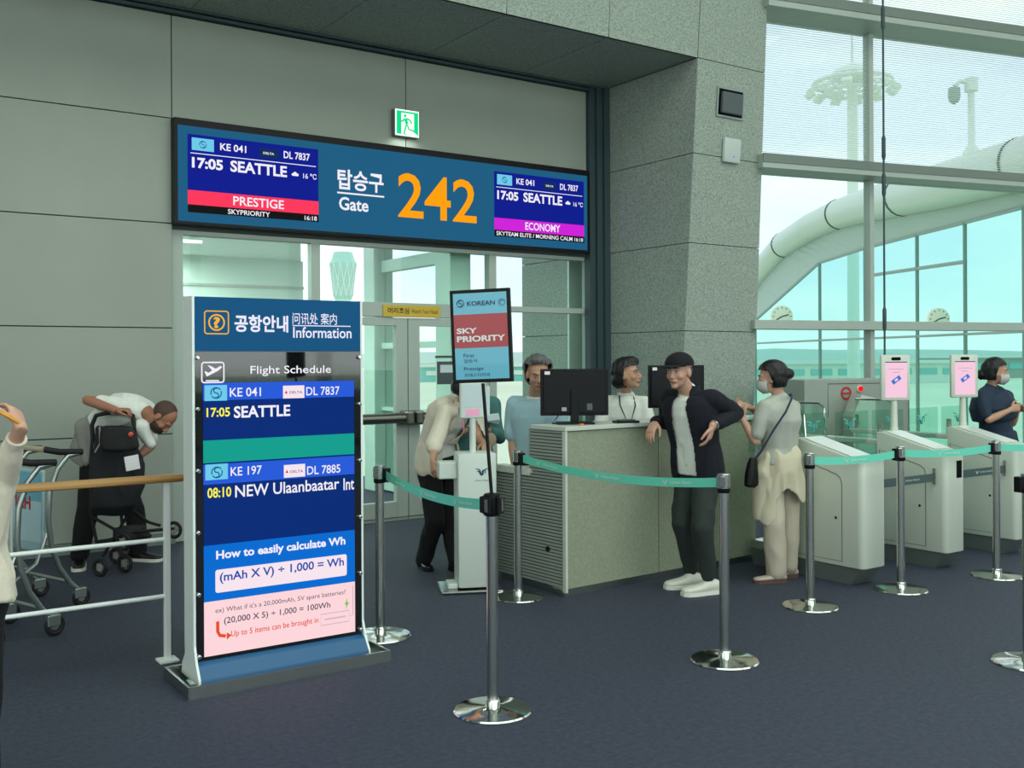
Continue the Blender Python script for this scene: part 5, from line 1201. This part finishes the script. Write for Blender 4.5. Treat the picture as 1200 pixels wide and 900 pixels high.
def cutc(v):
    t = (v.z - pc.z) / (nk.z - pc.z); c = pc.lerp(nk, t); q = v - c
    return q.dot(V3(.75, -.62)) > .06 and abs(q.dot(V3(.62, .75))) < .075
bake(b, 'cardigan', C_CREAM, w3, .010, 3, .006, 7, cut=cutc, thick=-.006, org=og)
trousers(J, w3, og, C_BLACK, legr=(.095, .072, .060), fem=True, lift=.02)
for sd, d_ in (('L', V3(.35, -.9)), ('R', V3(.6, -.7))): shoe(J['a' + sd], d_, w3, og, M_SHB, L=.24, w=.042, h=.06)
hair_cap(h_, R, w3, og, M_HBLK, 1.0, ef, nape=-.10, grow=.016)
MB().tube([J['neck'] + V3(-.0, -.08, -.02) - Vector(og), J['neck'] + V3(.02, -.15, -.2) - Vector(og)], .006, 6).build('lanyard', mat('lanyard_rose', (200, 120, 140), .6), w3)

# --- person in teal behind her, holding papers
h_ = at(556, 440, 8.35)
J = dict(pelvis=at(552, 540, 8.5), neck=at(549, 464, 8.45), hL=at(568, 548, 8.45), hR=at(540, 548, 8.5), sL=at(577, 474, 8.40), sR=at(526, 474, 8.5),
         eL=at(584, 512, 8.36), wL=at(571, 505, 8.12), eR=at(520, 510, 8.5), wR=at(535, 510, 8.3), kL=at(566, 600, 8.45), aL=at(566, 640, 8.5), kR=at(542, 600, 8.45), aR=at(542, 640, 8.5))
J['head'] = h_; J['R'] = frame(V3(.1, -.95, -.3)); R = J['R']
p4, og = body(J, 'person in a teal top holding papers, mostly hidden behind the priority sign', skin=SKIN_B, fem=True,
              hands={'L': (V3(-.6, -.5, .2), V3(0, -.3, .9), V3(0, -.9, .2), .5), 'R': (V3(.6, -.5, .1), V3(0, -.3, .9), V3(0, -.9, .2), .5)})
face_bits(p4, h_, R, og)
b = Blob(); b.loft(torso_rings(J, .03, -.08, .94, fem=True))
for sd in 'LR': sleeve(b, J, sd, 1.8, .066, .056, .044)
bake(b, 'jacket', C_TEAL, p4, .010, 3, .007, 8, org=og); trousers(J, p4, og, C_BLACK, fem=True)
for sd in 'LR': shoe(J['a' + sd], V3(.2, -.95), p4, og, M_SHB, L=.24, w=.042)
hair_cap(h_, R, p4, og, M_HBLK, 1.0, ef, nape=-.09)
pa = thing('papers', 'pale sheets of paper held by the person in teal', 'paper', tuple(at(572, 490, 8.0)), -.5)
for k in range(3): MB().box(-.07, .085, -.002, .002, -.04, .05).build('sheet', mat('paper_pale', (206, 222, 224), .6), pa, xf=Matrix.Rotation(.15 * k - .1, 4, 'Y') @ Matrix.Rotation(-1.0, 4, 'X') @ Matrix.Translation((0, .004 * k, 0)))
fb = thing('paper_fan', 'beige rounded fan hanging below the papers of the person in teal', 'fan', tuple(at(573, 511, 8.0)), -.5)
b = Blob(); b.ell((0, 0, -.03), (.055, .006, .06)); bake(b, 'fan_leaf', mat('fan_beige', (196, 178, 152), .7), fb, .005, 1); MB().tube([(0, 0, .02), (.01, 0, .09)], .005, 6).build('handle', M_WOOD, fb)

# --- woman in navy with mask beyond the last turnstile
h_ = at(1167, 436, 9.25)
J = dict(pelvis=at(1168, 530, 9.3), neck=at(1161, 455, 9.3), hL=at(1152, 538, 9.22), hR=at(1170, 538, 9.38), sL=at(1179, 465, 9.42), sR=at(1149, 465, 9.16),
         eL=at(1186, 496, 9.42), wL=at(1192, 480, 9.30), eR=at(1158, 492, 9.04), wR=at(1184, 480, 9.06), kL=at(1158, 580, 9.3), aL=at(1158, 618, 9.3), kR=at(1168, 580, 9.35), aR=at(1168, 618, 9.35))
J['head'] = h_; J['R'] = frame(V3(.94, -.28, -.05)); R = J['R']
w5, og = body(J, 'woman in navy top and face mask with clasped hands beyond the last turnstile', skin=SKIN_B, fem=True, hs=1.0,
              hands={'R': (V3(.8, .1, .2), V3(0, .9, 0), V3(.2, 0, .9), .6), 'L': (V3(.3, -.7, .2), V3(.0, -.9, 0), V3(.2, 0, .9), .6)})
face_bits(w5, h_, R, og, lips=False)
b = Blob(); b.loft(torso_rings(J, .03, -.22, .94, fem=True, kx=1.25, ky=1.35)); b.limb((J['pelvis'], .15), (J['pelvis'].lerp(J['neck'], .62), .132)); b.limb((J['sL'], .055), (J['neck'] - UP * .01, .06), (J['sR'], .055)); b.limb((J['neck'] - UP * .04, .062), (J['neck'], .058))
for sd in 'LR': sleeve(b, J, sd, .80, .056, .052, 0)
b.limb((J['pelvis'], .17), (J['pelvis'] - UP * .45, .19)); bake(b, 'dress', C_DNAVY, w5, .010, 3, .008, 7, org=og)
for sd in 'LR': shoe(J['a' + sd], V3(.95, -.2), w5, og, M_SHB, L=.24, w=.042)
hair_cap(h_, R, w5, og, M_HBLK, 1.0, lambda b, P: b.ell(P(0, -.12, -.03), (.035, .04, .04)), nape=-.075)
mask(h_, R, w5, og, 1.0)

# --- man bending over the stroller
h_ = at(190, 489, 7.62)
J = dict(pelvis=at(112, 520, 7.98), neck=at(169, 480, 7.70), hL=at(110, 536, 7.92), hR=at(130, 536, 8.14), sL=at(158, 486, 7.56), sR=at(166, 484, 7.86), spine=at(128, 478, 7.92),
         eL=at(103, 470, 7.60), wL=at(136, 481, 7.50), eR=at(176, 522, 7.95), wR=at(160, 536, 7.8), kL=at(101, 596, 7.82), aL=at(91, 653, 7.84), kR=at(156, 596, 8.0), aR=at(160, 648, 8.08))
J['eL'] = at(102, 469, 7.62); J['sL'] = at(142, 476, 7.64)
J['head'] = h_; J['R'] = frame(V3(.50, -.12, -.86), V3(.86, 0, .50)); R = J['R']
m6, og = body(J, 'bald bearded man in white tee bending low over a stroller', skin=SKIN_C,
              hands={'L': (V3(.95, -.1, .05), V3(0, 0, -1), V3(.3, -.9, 0), .75), 'R': (V3(-.2, -.3, -.9), V3(-.7, .2, 0), V3(0, -.9, 0), .5)})
face_bits(m6, h_, R, og, eyes=False, lips=False)
b = Blob(); b.loft(torso_rings(J, .024, .08, .94)); b.limb((J['neck'] - V3(.08, 0, -.0), .075), (J['neck'] - V3(.02, 0, .0), .066))
for sd, fr in (('L', .55), ('R', .75)): sleeve(b, J, sd, fr, .070, .060, 0)
b.limb((at(166, 500, 7.6), .06), (at(176, 520, 7.6), .035)); bake(b, 't_shirt', C_WHITE, m6, .010, 3, .008, 8, org=og)
trousers(J, m6, og, C_BLACK, legr=(.10, .078, .066), lift=.02)
b = Blob(); b.loft(torso_rings(J, .040, -.22, .30)); b.limb((J['pelvis'], .13), (at(102, 512, 7.86), .09)); b.limb((at(97, 500, 7.8), .06), (at(99, 540, 7.78), .035)); bake(b, 'tied_sweater', C_GREY, m6, .010, 3, .012, 6, org=og)
Ri = R.transposed()
b = Blob(); b.ell(h_ + R @ Vector((0, .028, -.058)), (.066, .070, .056), R); bake(b, 'beard', mat('beard_brown', (62, 44, 36), .8), m6, .007, 1, .002, 30, cut=lambda v: (Ri @ (v - h_)).z > -.036 or (Ri @ (v - h_)).y < .0, thick=-.003, org=og)
b = Blob(); b.ell(h_ + R @ Vector((0, -.018, .034)), (.078, .097, .087), R); bake(b, 'hair_stubble', mat('stubble_brown', (84, 62, 52), .8), m6, .007, 1, cut=lambda v: (Ri @ (v - h_)).y > .02 or (Ri @ (v - h_)).z < -.03, thick=-.002, org=og)
for sd, d_ in (('L', V3(.3, -.85)), ('R', V3(.97, -.2))): shoe(J['a' + sd], d_, m6, og, M_SHB, M_SOLE, L=.29, w=.05, h=.08)

# --- person at the left edge raising a hand with a snack
P5 = 3.30
h_ = at(-62, 462, P5)
J = dict(pelvis=at(-50, 690, P5), neck=at(-50, 524, P5 + .02), hL=at(-24, 710, P5 + .02), hR=at(-78, 710, P5 - .02), sL=at(12, 560, P5 + .05), sR=at(-110, 556, P5 - .05),
         eL=at(10, 632, P5 - .06), wL=at(23, 500, P5 - .12), eR=at(-120, 650, P5), wR=at(-70, 640, P5 - .2), kL=at(-22, 850, P5), aL=at(-22, 962, P5 + .03), kR=at(-80, 850, P5), aR=at(-80, 962, P5 + .03))
J['sL'] = at(-26, 562, P5 + .03); J['eL'] = at(-10, 600, P5 + .12); J['hL'] = at(-34, 712, P5); J['pelvis'] = at(-62, 690, P5); J['kL'] = at(-34, 850, P5); J['aL'] = at(-34, 962, P5 + .03)
J['head'] = h_; J['R'] = frame(V3(.75, .5, 0)); R = J['R']
p7, og = body(J, 'person in cream cardigan and black trousers raising a snack, cut by the left edge', skin=SKIN_A, fem=True,
              hands={'L': (V3(-.42, .45, .60), V3(-.72, -.1, -.6), V3(-.1, -.95, -.1), .50, .80), 'R': (V3(.8, .0, .2), V3(-.0, 0, -1), V3(.2, 1, 0), .5)})
face_bits(p7, h_, R, og); hair_cap(h_, R, p7, og, M_HBLK, 1.0, ef, nape=-.09)
b = Blob(); b.loft(torso_rings(J, .034, -.08, .94, fem=True)); 
for sd in 'LR': sleeve(b, J, sd, 1.0, .058, .050, .045)
b.limb((J['eL'], .048), (J['eL'].lerp(J['wL'], .55), .038), (J['eL'].lerp(J['wL'], .80), .029)); b.limb((J['eR'], .056), (J['wR'], .036))
bake(b, 'cardigan', C_CREAM, p7, .009, 3, .007, 9, org=og)
bb = MB(); wd = (J['wL'] - J['eL']).normalized(); u1 = wd.cross(FW).normalized(); u2 = wd.cross(u1); wc = J['wL'] - wd * .056 - Vector(og)
bb.tube([wc - wd * .03, wc], [.031, .032], 16).build('cuff', C_CREAM, p7, True)
trousers(J, p7, og, C_BLACK, legr=(.095, .075, .065), fem=True, lift=.01)
for sd in 'LR': shoe(J['a' + sd], V3(.6, .7), p7, og, M_SHB, L=.24, w=.042)
fp = at(3, 486, P5 - .18); fr = thing('snack_stick', 'golden fried snack stick pinched in the raised hand at the left edge', 'snack', tuple(fp))
q = [at(-6, 481, P5 - .18) - fp, at(8, 487, P5 - .18) - fp, at(22, 496, P5 - .17) - fp]; MB().tube(q, [.006, .007, .006], 6).build('stick', mat('fried_gold', (216, 150, 50), .6, noise_amt=.2), fr, True)

# ------------------------------------------------------------------ stroller
C_PR = mat('pram_fabric', (26, 28, 31), .85, bump=.1); C_PD = mat('pram_dark', (8, 9, 11), .6); M_RUB = mat('rubber_black', (22, 22, 24), .7); M_ALU = mat('cart_aluminium', (170, 180, 176), .3, .8)
so = at(132, 660, 7.55); so.z = 0; st = thing('baby_stroller', 'black folding baby stroller with white tag by the bending man', 'stroller', tuple(so))
S = lambda x, y, Z=7.55: at(x, y, Z) - so
MB().tube([S(108, 520), S(107, 498), S(112, 487), S(124, 484), S(148, 483), S(155, 487), S(157, 500)], .016, 10).build('handle', C_PD, st, True)
MB().tube([S(130, 484), S(141, 483.5)], .019, 10).build('grip_wrap', C_GREY, st, True)
b = Blob(); b.loft([(S(x, y, Z), RT, FW * .9 + UP * .2, w / FPX * 7.5, d_) for x, y, Z, w, d_ in ((132, 500, 7.5, 20, .03), (133, 520, 7.5, 24, .05), (136, 545, 7.48, 32, .07), (136, 570, 7.46, 31, .08), (132, 590, 7.46, 27, .08), (128, 602, 7.5, 22, .05))]); bake(b, 'seat_shell', C_PR, st, .012, 3, .010, 6)
b = Blob(); b.loft([(S(x, y, 7.36), RT, FW, w / FPX * 7.4, .022) for x, y, w in ((136, 499, 15), (137, 504, 20), (138, 515, 23), (139, 524, 23), (139, 528, 18))]); bake(b, 'rear_pocket', C_PD, st, .010, 2, .004, 8)
B(-.05, .05, -.006, .006, -.055, .05, .003).build('white_tag', S_W, st, xf=Matrix.Translation(S(153.5, 542, 7.33)) @ Matrix.Rotation(-.15, 4, 'Y'))
b = Blob(); b.ell(S(152.5, 509, 7.33), (.018, .008, .018)); b.build('orange_badge', mat('badge_orange', (220, 84, 60), .5), st, True)
MB().tube([S(116, 500, 7.4), S(116, 520, 7.36), S(110, 530, 7.36)], .006, 6).build('hang_strap', C_GREY, st, True)
for p in ([S(107, 515), S(105, 540), S(104, 600), S(112, 640)], [S(157, 500), S(160, 560), S(150, 600), S(118, 652)], [S(105, 605), S(140, 625, 7.5), S(172, 622, 7.5), S(203, 619, 7.5)], [S(150, 596, 7.7), S(172, 612, 7.6), S(186, 616, 7.6)], [S(140, 600), S(142, 625), S(146, 645, 7.5)]):
    MB().tube(p, .012, 8).build('frame_tube', C_PD, st, True)
b = Blob(); b.loft([(S(x, y, 7.6), RT, FW, .11, .12) for x, y in ((150, 618), (150, 630))]); b.limb((S(112, 636, 7.6), .02), (S(172, 628, 7.6), .025)); bake(b, 'basket', C_PR, st, .012, 2, .006, 8)
def wheel(par, c, r, w, ax, tyre=M_RUB, hub=M_ALU):
    ax = Vector(ax).normalized(); u = ax.cross(UP).normalized(); v = ax.cross(u)
    t = MB().tube([c + (u * math.cos(2 * PI * k / 24) + v * math.sin(2 * PI * k / 24)) * (r - w / 2) for k in range(24)], w / 2, 8, True).build('wheel', tyre, par, True)
    MB().tube([c - ax * w * .3, c + ax * w * .3], r * .42, 14).build('hub', hub, t)
    for k in range(5): MB().tube([c, c + (u * math.cos(2 * PI * k / 5) + v * math.sin(2 * PI * k / 5)) * (r - w * .6)], w * .16, 5).build('spoke', hub, t)
    return t
for x, Z, r in ((115, 7.48, .068), (144, 7.62, .070), (134, 7.95, .066)): c = S(x, 650, Z); c.z = r; wheel(st, c, r, .028, V3(.35, 1), M_RUB, C_GREY)
for x, y, Z in ((202, 621, 7.5), (142, 635, 7.42)): c = S(x, y, Z); wheel(st, c, .066, .026, V3(.25, 1), M_RUB, C_GREY)

# ------------------------------------------------------------------ luggage carts
def cart(label, board, words=None):
    t = thing('luggage_cart', label, 'luggage cart', (0, 0, 0))
    for x in (-.24, .24):
        MB().tube([(x, -.20, 1.00), (x, -.10, .98), (x, -.03, .90), (x, .02, .76), (x, .03, .58), (x, .01, .42), (x, -.04, .28), (x, -.11, .17), (x, -.18, .10)], .017, 10).build('side_tube', M_ALU, t, True)
        MB().tube([(x * .92, .03, .50), (x * .92, .10, .32), (x * .92, .30, .20), (x * .92, .78, .16)], .014, 8).build('deck_tube', M_ALU, t, True)
        wheel(t, Vector((x, -.19, .062)), .062, .032, (1, 0, 0)); MB().box(x - .02, x + .02, -.22, -.14, .06, .125, .006).build('fork', M_ALU, t)
        MB().tube([(x, -.20, 1.0), (x, -.05, 1.01), (x * .8, .03, 1.03)], .021, 10).build('grip', M_RUB, t, True)
    MB().tube([(-.19, .03, 1.03), (.19, .03, 1.03)], .018, 10).build('handle_bar', mat('grip_beige', (186, 172, 144), .6), t, True)
    B(-.21, .21, .03, .048, .38, .90, .008).build('board', board, t)
    for k in range(4): MB().tube([(-.22, .14 + .18 * k, .29 - .03 * k), (.22, .14 + .18 * k, .29 - .03 * k)], .009, 8).build('crossbar', M_ALU, t, True)
    wheel(t, Vector((0, .76, .055)), .055, .03, (1, 0, 0)); B(-.03, .03, .70, .78, .08, .17, .006).build('caster_fork', M_ALU, t)
    MB().tube([(-.24, -.12, .17), (.24, -.12, .17)], .012, 8).build('axle', M_ALU, t, True)
    g = Face((0, .049, 0), (-1, 0, 0), (0, 0, 1), t)
    g.rect('board_band', -.19, .19, .44, .88, mat('board_white', (206, 220, 214), .5) if words is None else mat('board_light_blue', (196, 228, 236), .5), .001)
    if words: g.rect('board_band_upper', -.19, .19, .70, .88, mat('board_blue', (120, 190, 214), .5), .0015); g.text(words, -.11, .07, .64, .73, mat('board_red', (196, 44, 52), .5), .003, bold=.03)
    return t
B1 = mat('board_teal', (170, 208, 214), .5); B0 = mat('board_white', (206, 220, 214), .5)
ca = cart('nearest luggage cart with a plain white board, behind the guard rail', B0); ca.location = (.89, 6.50, 0); ca.rotation_euler = (0, 0, math.radians(110))
cb = cart('luggage cart with a light blue board and red lettering, next to the stroller', B1, 'ICH'); cb.location = (1.17, 7.16, 0); cb.rotation_euler = (0, 0, math.radians(110))
cc_ = cart('luggage cart nearly hidden at the left edge behind the raised arm', B0); cc_.location = (.56, 6.38, 0); cc_.rotation_euler = (0, 0, math.radians(110))
bpy.data.scenes.remove(BK)
